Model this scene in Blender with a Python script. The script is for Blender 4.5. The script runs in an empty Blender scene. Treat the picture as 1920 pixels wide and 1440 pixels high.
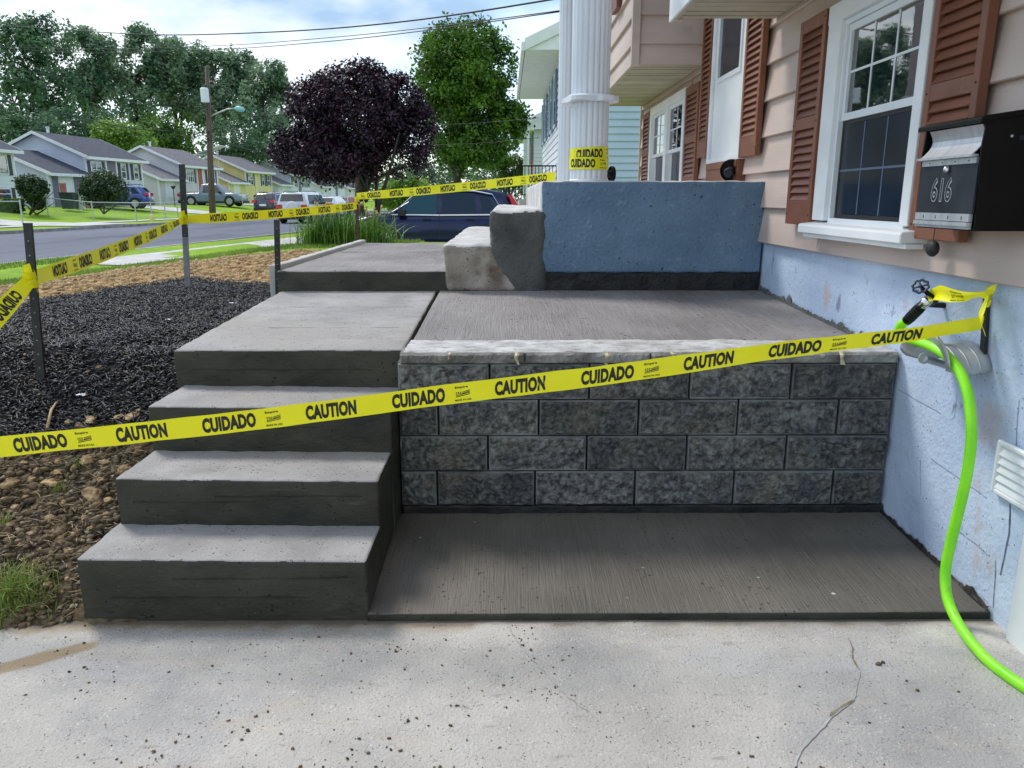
import bpy, bmesh, math, random
import numpy as np
from mathutils import Vector, Matrix, noise as mn
R = math.radians
random.seed(7); rng = np.random.default_rng(11)
sc = bpy.context.scene
col = sc.collection

# ------------------------------------------------------------------ camera, world, sun, exposure
cam_d = bpy.data.cameras.new('camera'); cam = bpy.data.objects.new('camera', cam_d); col.objects.link(cam)
cam.location = (0, 0, 1.30); cam.rotation_euler = (R(90 - 13.586), 0, R(-0.387))
cam_d.sensor_width = 36; cam_d.lens = 27.0; cam_d.clip_start = 0.05; cam_d.clip_end = 3000
sc.camera = cam

SUN_EL, SUN_AZ = 50, 318          # degrees; azimuth clockwise from +Y (ahead and to the left)
w = bpy.data.worlds.new('World'); sc.world = w; w.use_nodes = True
nt = w.node_tree; N = nt.nodes; L = nt.links; N.clear()
sky = N.new('ShaderNodeTexSky'); sky.sky_type = 'NISHITA'; sky.sun_disc = False
sky.sun_elevation = R(SUN_EL); sky.sun_rotation = R(SUN_AZ); sky.air_density = 1.0; sky.dust_density = 0.6; sky.ozone_density = 2.0
bg = N.new('ShaderNodeBackground'); bg.inputs[1].default_value = 0.15
bg2 = N.new('ShaderNodeBackground')
tc = N.new('ShaderNodeTexCoord'); mp = N.new('ShaderNodeMapping'); mp.inputs['Scale'].default_value = (1.0, 1.0, 2.6); mp.inputs['Location'].default_value = (0.35, 0.1, 0.25)
n1 = N.new('ShaderNodeTexNoise'); n1.inputs['Scale'].default_value = 2.3; n1.inputs['Detail'].default_value = 9; n1.inputs['Roughness'].default_value = 0.52
r1 = N.new('ShaderNodeValToRGB'); r1.color_ramp.elements[0].position = 0.40; r1.color_ramp.elements[1].position = 0.54
n2 = N.new('ShaderNodeTexNoise'); n2.inputs['Scale'].default_value = 3.1; n2.inputs['Detail'].default_value = 6
r2 = N.new('ShaderNodeValToRGB'); r2.color_ramp.elements[0].position = 0.40; r2.color_ramp.elements[0].color = (0.30, 0.44, 0.62, 1)
r2.color_ramp.elements[1].position = 0.56; r2.color_ramp.elements[1].color = (0.80, 0.86, 0.90, 1)
mx = N.new('ShaderNodeMixShader'); wo = N.new('ShaderNodeOutputWorld')
L.new(tc.outputs['Generated'], mp.inputs[0]); L.new(mp.outputs[0], n1.inputs[0]); L.new(mp.outputs[0], n2.inputs[0])
L.new(n1.outputs[0], r1.inputs[0]); L.new(n2.outputs[0], r2.inputs[0]); L.new(r2.outputs[0], bg2.inputs[0]); bg2.inputs[1].default_value = 1.02
L.new(sky.outputs[0], bg.inputs[0]); L.new(r1.outputs[0], mx.inputs[0]); L.new(bg.outputs[0], mx.inputs[1]); L.new(bg2.outputs[0], mx.inputs[2]); L.new(mx.outputs[0], wo.inputs[0])
sd = bpy.data.lights.new('sun', 'SUN'); sd.energy = 1.7; sd.angle = R(14); sd.color = (1, 0.95, 0.87)
so = bpy.data.objects.new('sun', sd); col.objects.link(so)
dv = Vector((math.sin(R(SUN_AZ)) * math.cos(R(SUN_EL)), math.cos(R(SUN_AZ)) * math.cos(R(SUN_EL)), math.sin(R(SUN_EL))))
so.rotation_euler = dv.to_track_quat('Z', 'Y').to_euler(); so.location = (0, 0, 30)
sc.view_settings.view_transform = 'Standard'; sc.view_settings.look = 'None'; sc.view_settings.exposure = 0.58; sc.view_settings.gamma = 1.0
sc.view_settings.use_curve_mapping = False

# ------------------------------------------------------------------ point helpers (a pixel of the 1920 x 1440 view at a known real plane)
_p = R(13.586); _c, _s = math.cos(_p), math.sin(_p); _y = R(0.387)
def _ray(x, y):
    a = (x - 960) / 1440.; b = (720 - y) / 1440.
    X = a; Y = _c + b * _s; Z = -_s + b * _c
    return (X * math.cos(_y) + Y * math.sin(_y), -X * math.sin(_y) + Y * math.cos(_y), Z)
def onY(x, y, Y): r = _ray(x, y); t = Y / r[1]; return Vector((r[0] * t, Y, 1.3 + r[2] * t))
def onX(x, y, X): r = _ray(x, y); t = X / r[0]; return Vector((X, r[1] * t, 1.3 + r[2] * t))
def onZ(x, y, z): r = _ray(x, y); t = (z - 1.3) / r[2]; return Vector((r[0] * t, r[1] * t, z))

# ------------------------------------------------------------------ materials
def rgba(c): return (c[0], c[1], c[2], 1)
def mat(name, c1, c2=None, scale=4, rough=0.7, bump=0, bscale=60, bdist=0.002, metal=0, spec=0.5, stretch=(1, 1, 1), detail=6, lo=0.35, hi=0.65,
        specks=None, stains=None, translucent=0, coat=0, rvar=0, bstretch=None, random_value=0, obj_random=0):
    m = bpy.data.materials.new(name); m.use_nodes = True; t = m.node_tree; n = t.nodes; l = t.links
    b = n['Principled BSDF']; b.inputs['Roughness'].default_value = rough; b.inputs['Metallic'].default_value = metal
    b.inputs['Specular IOR Level'].default_value = spec; b.inputs['Coat Weight'].default_value = coat
    b.inputs['Coat Roughness'].default_value = 0.04
    tcn = n.new('ShaderNodeTexCoord')
    def mapped(st):
        q = n.new('ShaderNodeMapping'); q.inputs['Scale'].default_value = st; l.new(tcn.outputs['Object'], q.inputs[0]); return q.outputs[0]
    v = mapped(stretch)
    out = None
    if c2 is not None:
        t1 = n.new('ShaderNodeTexNoise'); t1.inputs['Scale'].default_value = scale; t1.inputs['Detail'].default_value = detail
        l.new(v, t1.inputs[0])
        rr = n.new('ShaderNodeValToRGB'); rr.color_ramp.elements[0].position = lo; rr.color_ramp.elements[1].position = hi
        rr.color_ramp.elements[0].color = rgba(c1); rr.color_ramp.elements[1].color = rgba(c2)
        l.new(t1.outputs[0], rr.inputs[0]); out = rr.outputs[0]
    else:
        cc = n.new('ShaderNodeRGB'); cc.outputs[0].default_value = rgba(c1); out = cc.outputs[0]
    def overlay(colr, fac_out):
        nonlocal out
        x = n.new('ShaderNodeMix'); x.data_type = 'RGBA'; l.new(fac_out, x.inputs[0]); l.new(out, x.inputs[6]); x.inputs[7].default_value = rgba(colr); out = x.outputs[2]
    for st in (stains or []):     # (color, scale, lo, hi, stretch, strength)
        t2 = n.new('ShaderNodeTexNoise'); t2.inputs['Scale'].default_value = st[1]; t2.inputs['Detail'].default_value = 8; t2.inputs['Roughness'].default_value = 0.6
        l.new(mapped(st[4]), t2.inputs[0])
        r_ = n.new('ShaderNodeMapRange'); r_.inputs[1].default_value = st[2]; r_.inputs[2].default_value = st[3]; r_.inputs[4].default_value = st[5]
        l.new(t2.outputs[0], r_.inputs[0]); overlay(st[0], r_.outputs[0])
    for sp in (specks or []):     # (color, scale, radius, strength)
        vo = n.new('ShaderNodeTexVoronoi'); vo.inputs['Scale'].default_value = sp[1]; vo.inputs['Randomness'].default_value = 1.0
        wn_ = n.new('ShaderNodeTexNoise'); wn_.inputs['Scale'].default_value = sp[1] * 1.1; wn_.inputs['Detail'].default_value = 3; l.new(tcn.outputs['Object'], wn_.inputs[0])
        wm = n.new('ShaderNodeVectorMath'); wm.operation = 'MULTIPLY_ADD'; l.new(wn_.outputs['Color'], wm.inputs[0]); wm.inputs[1].default_value = (1.1 / sp[1],) * 3; l.new(tcn.outputs['Object'], wm.inputs[2]); l.new(wm.outputs[0], vo.inputs[0])
        nz = n.new('ShaderNodeTexNoise'); nz.inputs['Scale'].default_value = sp[1] * 0.23; l.new(tcn.outputs['Object'], nz.inputs[0])
        ad = n.new('ShaderNodeMath'); ad.operation = 'MULTIPLY_ADD'; l.new(nz.outputs[0], ad.inputs[0]); ad.inputs[1].default_value = 0.9 * sp[2] * 2; ad.inputs[2].default_value = -0.5 * sp[2]
        lt = n.new('ShaderNodeMath'); lt.operation = 'LESS_THAN'; l.new(vo.outputs['Distance'], lt.inputs[0]); l.new(ad.outputs[0], lt.inputs[1])
        ml = n.new('ShaderNodeMath'); ml.operation = 'MULTIPLY'; l.new(lt.outputs[0], ml.inputs[0]); ml.inputs[1].default_value = sp[3]
        overlay(sp[0], ml.outputs[0])
    if obj_random:
        oi = n.new('ShaderNodeObjectInfo'); hs = n.new('ShaderNodeHueSaturation'); mr = n.new('ShaderNodeMapRange')
        mr.inputs[3].default_value = 1 - obj_random; mr.inputs[4].default_value = 1 + obj_random
        l.new(oi.outputs['Random'], mr.inputs[0]); l.new(mr.outputs[0], hs.inputs['Value']); l.new(out, hs.inputs['Color']); out = hs.outputs[0]
    l.new(out, b.inputs['Base Color'])
    if rvar:
        t4 = n.new('ShaderNodeTexNoise'); t4.inputs['Scale'].default_value = scale * 1.7; l.new(v, t4.inputs[0])
        mr = n.new('ShaderNodeMapRange'); mr.inputs[3].default_value = rough - rvar; mr.inputs[4].default_value = rough + rvar; l.new(t4.outputs[0], mr.inputs[0]); l.new(mr.outputs[0], b.inputs['Roughness'])
    if bump:
        t3 = n.new('ShaderNodeTexNoise'); t3.inputs['Scale'].default_value = bscale; t3.inputs['Detail'].default_value = 5; t3.inputs['Roughness'].default_value = 0.6
        l.new(mapped(bstretch or (1, 1, 1)), t3.inputs[0])
        bp = n.new('ShaderNodeBump'); bp.inputs['Strength'].default_value = bump; bp.inputs['Distance'].default_value = bdist
        l.new(t3.outputs[0], bp.inputs['Height']); l.new(bp.outputs[0], b.inputs['Normal'])
    if translucent:
        tr = n.new('ShaderNodeBsdfTranslucent'); l.new(out, tr.inputs[0]); ms = n.new('ShaderNodeMixShader'); ms.inputs[0].default_value = translucent
        o = n['Material Output']; l.new(b.outputs[0], ms.inputs[1]); l.new(tr.outputs[0], ms.inputs[2]); l.new(ms.outputs[0], o.inputs[0])
    return m

M = {}
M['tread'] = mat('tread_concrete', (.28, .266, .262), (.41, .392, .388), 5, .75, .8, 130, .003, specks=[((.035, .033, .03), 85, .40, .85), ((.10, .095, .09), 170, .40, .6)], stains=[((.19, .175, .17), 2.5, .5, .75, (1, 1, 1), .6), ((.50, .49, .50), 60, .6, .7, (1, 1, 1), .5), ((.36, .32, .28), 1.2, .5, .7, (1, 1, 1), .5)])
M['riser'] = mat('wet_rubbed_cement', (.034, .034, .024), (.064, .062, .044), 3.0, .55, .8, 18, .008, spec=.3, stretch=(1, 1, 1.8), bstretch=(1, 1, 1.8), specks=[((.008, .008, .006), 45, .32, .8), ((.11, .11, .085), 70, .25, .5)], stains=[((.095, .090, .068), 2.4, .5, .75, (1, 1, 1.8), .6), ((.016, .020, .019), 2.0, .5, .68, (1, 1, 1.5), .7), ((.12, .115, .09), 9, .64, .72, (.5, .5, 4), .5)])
M['patio'] = mat('broomed_concrete', (.23, .21, .205), (.31, .285, .28), 2.0, .7, 1.0, 8, .005, bstretch=(22, .9, 1), specks=[((.035, .03, .03), 30, .34, .9), ((.10, .09, .09), 70, .3, .6)], stains=[((.115, .10, .098), 1.1, .42, .68, (1, .6, 1), .8), ((.36, .345, .36), 50, .5, .7, (2, .06, 1), .55), ((.09, .08, .08), 70, .55, .7, (2, .05, 1), .4)])
M['lower'] = mat('damp_broomed_concrete', (.115, .101, .084), (.185, .163, .138), 1.6, .6, 1.0, 8, .005, bstretch=(22, .9, 1), specks=[((.018, .016, .014), 40, .32, .8), ((.6, .6, .55), 6, .09, .9)], stains=[((.060, .056, .044), 1.3, .47, .72, (1, 1, 1), .8), ((.19, .17, .155), 50, .52, .72, (2, .06, 1), .55), ((.04, .036, .032), 70, .55, .7, (2, .05, 1), .4)])
M['drive'] = mat('old_driveway_concrete', (.43, .405, .38), (.61, .572, .53), 2.2, .85, 1.0, 110, .006, detail=10, specks=[((.09, .085, .075), 90, .34, .7), ((.20, .19, .175), 170, .42, .6), ((.72, .72, .70), 110, .40, .6)], stains=[((.22, .22, .25), 1.4, .48, .68, (1, 1, 1), .6), ((.56, .47, .36), 2.6, .55, .72, (1, 2.2, 1), .5), ((.26, .25, .24), 26, .60, .68, (.5, 1.6, 1), .5), ((.62, .62, .64), 1.8, .55, .75, (.6, 1.6, 1), .6)])
M['found'] = mat('pale_blue_foundation_paint', (.46, .57, .74), (.58, .68, .84), 1.8, .8, 1.0, 45, .005, detail=9, specks=[((.05, .05, .06), 60, .26, .85), ((.12, .11, .11), 22, .12, .8), ((.62, .70, .85), 80, .3, .5)], stains=[((.55, .42, .38), 4, .60, .68, (1, 1, .6), .7), ((.22, .31, .48), 1.3, .48, .72, (1, 1, 1.4), .6), ((.58, .68, .86), 3, .52, .7, (1, 1, 1), .5), ((.14, .15, .18), 9, .66, .72, (1, 1, .5), .7)])
M['bluewall'] = mat('slate_blue_stucco', (.115, .195, .30), (.17, .265, .385), 2.4, .7, 1.0, 45, .012, detail=9, stains=[((.24, .34, .44), 22, .56, .70, (1, 1, 1), .65), ((.045, .06, .07), 1.5, .55, .8, (1, 1, 2), .6), ((.03, .045, .06), 30, .60, .70, (1, 1, 1), .5)], specks=[((.02, .02, .02), 20, .22, .8)])
M['stucco'] = mat('grey_stucco', (.065, .068, .066), (.14, .14, .13), 4, .85, 1.0, 50, .014, detail=9, specks=[((.02, .02, .02), 50, .34, .7)])
M['stuccolight'] = mat('old_tan_concrete', (.30, .26, .21), (.48, .43, .37), 5, .85, 1.0, 40, .010, detail=9, stains=[((.11, .06, .03), 4, .55, .70, (1, 1, 1), .9), ((.17, .15, .125), 11, .52, .66, (1, 1, 1), .7)], specks=[((.06, .05, .04), 45, .36, .7)])
M['porchtop'] = mat('weathered_porch_concrete', (.48, .47, .46), (.66, .65, .64), 6, .9, .8, 70, .005, specks=[((.15, .15, .15), 60, .12, .7)])
M['tar'] = mat('wet_dark_mortar', (.006, .006, .006), (.022, .020, .018), 12, .5, 1, 40, .01)
M['block'] = mat('split_face_block', (.052, .053, .050), (.29, .288, .27), 46, .6, 1.0, 70, .018, detail=15, lo=.36, hi=.68, specks=[((.40, .41, .40), 150, .30, .5), ((.012, .013, .015), 95, .30, .6)], stains=[((.24, .20, .14), 3.4, .50, .68, (1, 1, 1), .5), ((.045, .055, .075), 5, .48, .66, (1, 1, 1), .6), ((.27, .27, .26), 9, .56, .70, (1, 1, 1), .45)], obj_random=.28)
M['blockedge'] = mat('tooled_block_edge', (.15, .155, .155), (.22, .225, .22), 20, .8, .4, 60, .003, obj_random=.2)
M['cap'] = mat('cap_stone', (.13, .125, .115), (.30, .29, .27), 9, .8, 1, 50, .008, detail=10, obj_random=.12)
M['mortar'] = mat('white_mortar_smear', (.38, .37, .36), (.66, .66, .66), 9, .85, 1, 30, .01, detail=9, stains=[((.20, .18, .16), 16, .56, .66, (1, 3, 1), .85), ((.30, .28, .26), 40, .6, .7, (1, 1, 1), .7)])
M['masking'] = mat('masking_tape', (.50, .42, .26), (.62, .55, .38), 20, .7, .4, 40, .003)
M['siding'] = mat('beige_siding', (.50, .395, .345), (.60, .48, .425), 1.6, .5, .4, 14, .003, stretch=(1, .5, 3), bstretch=(1, .6, 6), stains=[((.30, .225, .19), 3, .56, .8, (1, .6, 1.5), .55), ((.20, .15, .12), 40, .66, .74, (1, .3, 2), .4)], obj_random=.06)
M['soffit'] = mat('beige_soffit', (.42, .38, .28), (.50, .46, .35), 3, .6, .1, 30, .002)
M['whitetrim'] = mat('white_trim_paint', (.76, .78, .80), (.86, .87, .88), 4, .45, .15, 30, .002, stains=[((.5, .48, .44), 6, .66, .8, (1, 1, 1), .4)])
M['column'] = mat('white_column_paint', (.66, .70, .76), (.80, .82, .86), 3, .4, .15, 20, .002, stretch=(1, 1, .3), stains=[((.45, .42, .4), 9, .66, .8, (1, 1, .2), .5)])
M['shutter'] = mat('brown_shutter', (.18, .062, .034), (.26, .10, .055), 3, .5, .2, 40, .002, obj_random=.12, stains=[((.36, .22, .16), 14, .60, .75, (1, 1, 1), .4)])
M['glass'] = mat('window_glass', (.008, .014, .022), None, rough=.02, spec=1.0, bump=.03, bscale=3, bdist=.01)
M['glass'].node_tree.nodes['Principled BSDF'].inputs['IOR'].default_value = 2.3
M['screen'] = mat('screened_glass', (.006, .010, .022), (.012, .02, .04), 5, .18, spec=.35)
M['sash'] = mat('vinyl_sash', (.72, .76, .80), (.8, .83, .86), 5, .4)
M['black'] = mat('black_paint', (.002, .002, .002), (.004, .004, .004), 8, .45, .15, 60, .001, spec=.2)
M['blackmat'] = mat('matt_black', (.012, .012, .013), (.02, .02, .02), 10, .6)
M['silver'] = mat('brushed_aluminium', (.50, .52, .55), (.66, .68, .70), 6, .38, .2, 60, .001, metal=.6, stretch=(1, 6, 1))
M['steel'] = mat('galvanised_steel', (.34, .36, .37), (.52, .54, .55), 7, .42, .2, 40, .001, metal=.35, specks=[((.05, .05, .05), 60, .09, .7)])
M['plate'] = mat('charcoal_plate', (.010, .014, .020), (.03, .036, .045), 9, .5, .15, 60, .001, spec=.3)
M['hose'] = mat('lime_hose_rubber', (.22, .78, .012), (.34, .93, .02), 9, .42, .3, 90, .001, stains=[((.16, .50, .03), 18, .58, .72, (1, 1, 1), .6), ((.10, .22, .04), 60, .66, .72, (1, 1, 1), .5)])
M['tape'] = mat('yellow_caution_tape', (.93, .86, .006), (.96, .92, .012), 5, .30, .3, 9, .004, translucent=.12)
M['ink'] = mat('black_ink', (.01, .01, .01), (.02, .02, .02), 30, .5)
M['stake'] = mat('dark_metal_stake', (.010, .010, .010), (.03, .03, .03), 20, .5, .3, 60, .002, specks=[((.3, .3, .3), 40, .06, .8)])
M['stakegrey'] = mat('worn_grey_stake', (.18, .18, .18), (.3, .3, .3), 20, .6)
M['rust'] = mat('rusty_stake', (.045, .025, .018), (.10, .05, .035), 20, .7, .4, 60, .002)
M['mulch'] = mat('black_mulch', (.004, .004, .005), (.095, .090, .105), 60, .5, .4, 90, .002, lo=.42, hi=.72, stains=[((.07, .045, .028), 14, .58, .66, (1, 1, 1), .7)])
M['straw'] = mat('straw_bits', (.40, .26, .11), (.72, .55, .32), 9, .8)
M['pebble'] = mat('pebble_grey', (.070, .060, .048), (.40, .32, .22), 23, .85, .6, 60, .003)
M['rock'] = mat('tan_stone', (.15, .085, .035), (.60, .42, .23), 11, .85, 1, 40, .010, detail=9, obj_random=.35)
M['clod'] = mat('dark_clod', (.045, .030, .016), (.21, .145, .08), 20, .9, 1, 50, .004)
M['asphalt'] = mat('asphalt', (.085, .093, .13), (.13, .142, .185), .25, .85, .5, 60, .004, stretch=(1, .4, 1), specks=[((.3, .3, .34), 26, .30, .5)], stains=[((.040, .048, .085), .6, .5, .66, (1, .25, 1), .7), ((.03, .035, .06), 2.0, .6, .64, (.4, 2, 1), .5)])
M['walk'] = mat('pavement_concrete', (.46, .44, .42), (.60, .58, .55), 1.5, .85, .3, 30, .003, stains=[((.4, .38, .35), 2, .55, .75, (1, 1, 1), .5)])
M['kerb'] = mat('kerb_concrete', (.22, .21, .20), (.4, .39, .37), 3, .85, .5, 20, .005)
M['grassblade'] = mat('grass_blade', (.10, .20, .02), (.30, .38, .07), 2.0, .6, translucent=.3)
M['grassfar'] = mat('lawn_blade', (.17, .36, .012), (.34, .52, .02), .8, .6, translucent=.3)
M['leafgreen'] = mat('green_leaf', (.026, .082, .008), (.15, .30, .025), .9, .5, translucent=.3, detail=3)
M['leafdark'] = mat('dark_leaf', (.030, .090, .040), (.18, .31, .16), .45, .5, translucent=.3, detail=3)
M['leafmid'] = mat('silvery_leaf', (.075, .17, .085), (.36, .47, .30), .5, .5, translucent=.35, detail=3)
M['leaflight'] = mat('light_leaf', (.12, .26, .03), (.36, .52, .10), .6, .5, translucent=.35, detail=3)
M['leafpurple'] = mat('plum_leaf', (.010, .003, .010), (.055, .016, .042), 1.8, .42, translucent=.15, detail=3)
M['leafbush'] = mat('bush_leaf', (.018, .05, .014), (.06, .11, .03), 1.2, .5, translucent=.2, detail=3)
M['bark'] = mat('bark', (.030, .024, .020), (.080, .066, .055), 6, .9, 1, 14, .02, stretch=(1, 1, .3))
M['lily'] = mat('daylily_blade', (.06, .16, .02), (.20, .34, .05), 3, .5, translucent=.3)
M['seed'] = mat('faded_flower', (.45, .33, .06), (.6, .48, .16), 6, .7)
M['polewood'] = mat('weathered_pole_wood', (.075, .05, .04), (.18, .125, .10), 4, .9, .8, 16, .01, stretch=(3, 3, .25))
M['wire'] = mat('wire_black', (.012, .014, .018), None, rough=.6)
M['galv'] = mat('fence_steel', (.42, .44, .46), (.55, .57, .6), 4, .45, metal=.5)
M['roofdark'] = mat('charcoal_shingle', (.030, .036, .055), (.06, .068, .10), 3, .9, .6, 12, .02, stretch=(1, 1, 4))
M['roofgrey'] = mat('grey_shingle', (.10, .095, .11), (.17, .16, .18), 3, .9, .6, 12, .02, stretch=(1, 1, 4))
M['lav'] = mat('lavender_siding', (.55, .58, .70), (.63, .66, .77), .6, .65)
M['beige'] = mat('cream_siding', (.60, .58, .60), (.68, .66, .67), .6, .65)
M['yellow'] = mat('yellow_siding', (.72, .60, .22), (.80, .68, .30), .6, .65)
M['whites'] = mat('white_siding', (.70, .73, .80), (.78, .80, .86), .6, .65)
M['paleblue'] = mat('pale_blue_siding', (.46, .56, .70), (.54, .64, .78), .8, .6)
M['dkshutter'] = mat('dark_shutter', (.04, .045, .055), (.06, .065, .075), 3, .6)
M['entry'] = mat('shaded_entry_panel', (.16, .16, .20), (.2, .2, .25), 3, .7)
M['reddoor'] = mat('rust_red_door', (.32, .07, .03), (.4, .1, .05), 3, .5)
M['redbin'] = mat('faded_red_plastic', (.34, .10, .08), (.45, .16, .13), 3, .6)
M['greenbin'] = mat('dark_green_plastic', (.012, .028, .026), (.02, .04, .036), 3, .5)
M['carblue'] = mat('dark_navy_paint', (.010, .016, .060), (.012, .020, .072), 2, .28, metal=.6, coat=.3)
M['carblue2'] = mat('bright_blue_paint', (.01, .05, .30), (.012, .06, .34), 2, .25, coat=1.0)
M['cargrey'] = mat('slate_grey_paint', (.16, .22, .29), (.19, .25, .32), 2, .28, coat=1.0)
M['carwhite'] = mat('white_car_paint', (.72, .74, .77), (.8, .82, .84), 2, .25, coat=1.0)
M['carblack'] = mat('charcoal_car_paint', (.02, .025, .045), (.03, .035, .06), 2, .25, coat=1.0)
M['carglass'] = mat('car_glass', (.004, .008, .012), None, rough=.03, spec=1.0)
M['carglassc'] = mat('cyan_reflection_glass', (.008, .05, .06), None, rough=.03, spec=1.0)  # cyan reflection of the front side window put into the glass colour
M['tyre'] = mat('tyre_rubber', (.012, .012, .012), (.02, .02, .02), 6, .8)
M['rim'] = mat('alloy_rim', (.45, .46, .48), (.55, .56, .58), 5, .3, metal=.8)
M['chrome'] = mat('bright_chrome', (.7, .72, .75), None, rough=.12, metal=1)
M['redlamp'] = mat('red_lamp', (.62, .012, .014), None, rough=.15, coat=.6)
M['headlamp'] = mat('clear_lamp', (.6, .62, .66), None, rough=.1, coat=.6)
M['teal'] = mat('teal_lamp_glass', (.2, .55, .55), (.3, .65, .62), 4, .3)
M['litter'] = mat('white_litter', (.75, .78, .8), (.85, .86, .88), 9, .6)
M['crack'] = mat('crack_filler', (.36, .365, .35), (.50, .50, .485), 30, .9, 1, 60, .004)
M['crackdark'] = mat('mossy_crack', (.16, .13, .08), (.30, .26, .16), 30, .9)
M['hair'] = mat('hairline_crack', (.07, .09, .14), (.14, .17, .25), 30, .9)
M['ruststain'] = mat('rust_mud_stain', (.34, .22, .10), (.60, .50, .38), 9, .9, detail=9)

# ------------------------------------------------------------------ object helpers
def mesh_obj(name, V, F, m, parent=None, smooth=False, world=True):
    me = bpy.data.meshes.new(name)
    V = np.asarray(V, dtype=np.float32).reshape(-1, 3)
    if parent is not None and world:
        q = parent; off = np.zeros(3)
        while q is not None: off += np.array(q.location); q = q.parent
        V = V - off.astype(np.float32)
    if isinstance(F, np.ndarray):
        k = F.shape[1]; me.vertices.add(len(V)); me.vertices.foreach_set('co', V.ravel())
        me.loops.add(F.size); me.loops.foreach_set('vertex_index', F.ravel().astype(np.int32))
        me.polygons.add(len(F)); me.polygons.foreach_set('loop_start', np.arange(0, F.size, k, dtype=np.int32))
        try: me.polygons.foreach_set('loop_total', np.full(len(F), k, dtype=np.int32))
        except Exception: pass
        me.update(calc_edges=True)
    else:
        me.from_pydata([tuple(float(q) for q in v) for v in V], [], F)
    if smooth: me.polygons.foreach_set('use_smooth', [True] * len(me.polygons))
    me.materials.append(m); me.update()
    o = bpy.data.objects.new(name, me); col.objects.link(o)
    if parent is not None: o.parent = parent
    return o
def tag(o, label=None, cat=None, group=None, kind=None):
    if label: o['label'] = label
    if cat: o['category'] = cat
    if group: o['group'] = group
    if kind: o['kind'] = kind
    return o
def thing(name, label, cat, loc=(0, 0, 0), rz=0, group=None):
    o = bpy.data.objects.new(name, None); col.objects.link(o); o.location = loc; o.rotation_euler = (0, 0, rz); o.empty_display_size = .1
    return tag(o, label, cat, group)
def copy_tree(o, parent=None):
    c = o.copy(); col.objects.link(c); c.parent = parent
    for ch in [x for x in list(o.children)]: copy_tree(ch, c)
    return c

class MB:
    "collects simple solids into one mesh"
    def __init__(s): s.V = []; s.F = []
    def add(s, V, F):
        k = len(s.V); s.V += [tuple(v) for v in V]; s.F += [tuple(i + k for i in f) for f in F]; return s
    def box(s, x0, x1, y0, y1, z0, z1):
        V = [(x, y, z) for x in (x0, x1) for y in (y0, y1) for z in (z0, z1)]
        return s.add(V, [(0, 1, 3, 2), (4, 6, 7, 5), (0, 4, 5, 1), (2, 3, 7, 6), (0, 2, 6, 4), (1, 5, 7, 3)])
    def prism(s, poly, axis, a, b):
        "poly in the two other axes, extruded along axis from a to b"
        n = len(poly)
        def P(p, t):
            return {'x': (t, p[0], p[1]), 'y': (p[0], t, p[1]), 'z': (p[0], p[1], t)}[axis]
        V = [P(p, a) for p in poly] + [P(p, b) for p in poly]
        return s.add(V, [tuple(range(n)), tuple(range(2 * n - 1, n - 1, -1))] + [(i, i + n, (i + 1) % n + n, (i + 1) % n) for i in range(n)])
    def tube(s, pts, r, n=8, caps=True):
        pts = [Vector(p) for p in pts]; rs = r if isinstance(r, (list, tuple)) else [r] * len(pts)
        up = Vector((0, 0, 1)); V = []; prev = None
        for i, p in enumerate(pts):
            d = (pts[min(i + 1, len(pts) - 1)] - pts[max(i - 1, 0)]).normalized()
            if prev is None:
                a = d.cross(up)
                if a.length < .1: a = d.cross(Vector((1, 0, 0)))
            else: a = prev - d * prev.dot(d)
            a.normalize(); prev = a; b = d.cross(a)
            for k in range(n):
                t = 2 * math.pi * k / n; V.append(p + (a * math.cos(t) + b * math.sin(t)) * rs[i])
        F = [(i * n + k, i * n + (k + 1) % n, (i + 1) * n + (k + 1) % n, (i + 1) * n + k) for i in range(len(pts) - 1) for k in range(n)]
        if caps: F += [tuple(range(n - 1, -1, -1)), tuple(range((len(pts) - 1) * n, len(pts) * n))]
        return s.add(V, F)
    def lathe(s, prof, c, axis='z', n=20):
        "prof: (radius, height) pairs about axis through c"
        V = []
        for r, h in prof:
            for k in range(n):
                t = 2 * math.pi * k / n; a, b = r * math.cos(t), r * math.sin(t)
                q = {'z': (a, b, h), 'x': (h, a, b), 'y': (a, h, b)}[axis]; V.append((c[0] + q[0], c[1] + q[1], c[2] + q[2]))
        m_ = len(prof)
        F = [(i * n + k, i * n + (k + 1) % n, (i + 1) * n + (k + 1) % n, (i + 1) * n + k) for i in range(m_ - 1) for k in range(n)]
        F += [tuple(range(n - 1, -1, -1)), tuple(range((m_ - 1) * n, m_ * n))]
        return s.add(V, F)
    def build(s, name, m, parent=None, smooth=False, world=True): return mesh_obj(name, s.V, s.F, m, parent, smooth, world)
def box(name, m, parent, *a, world=True): return MB().box(*a).build(name, m, parent, world=world)

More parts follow.
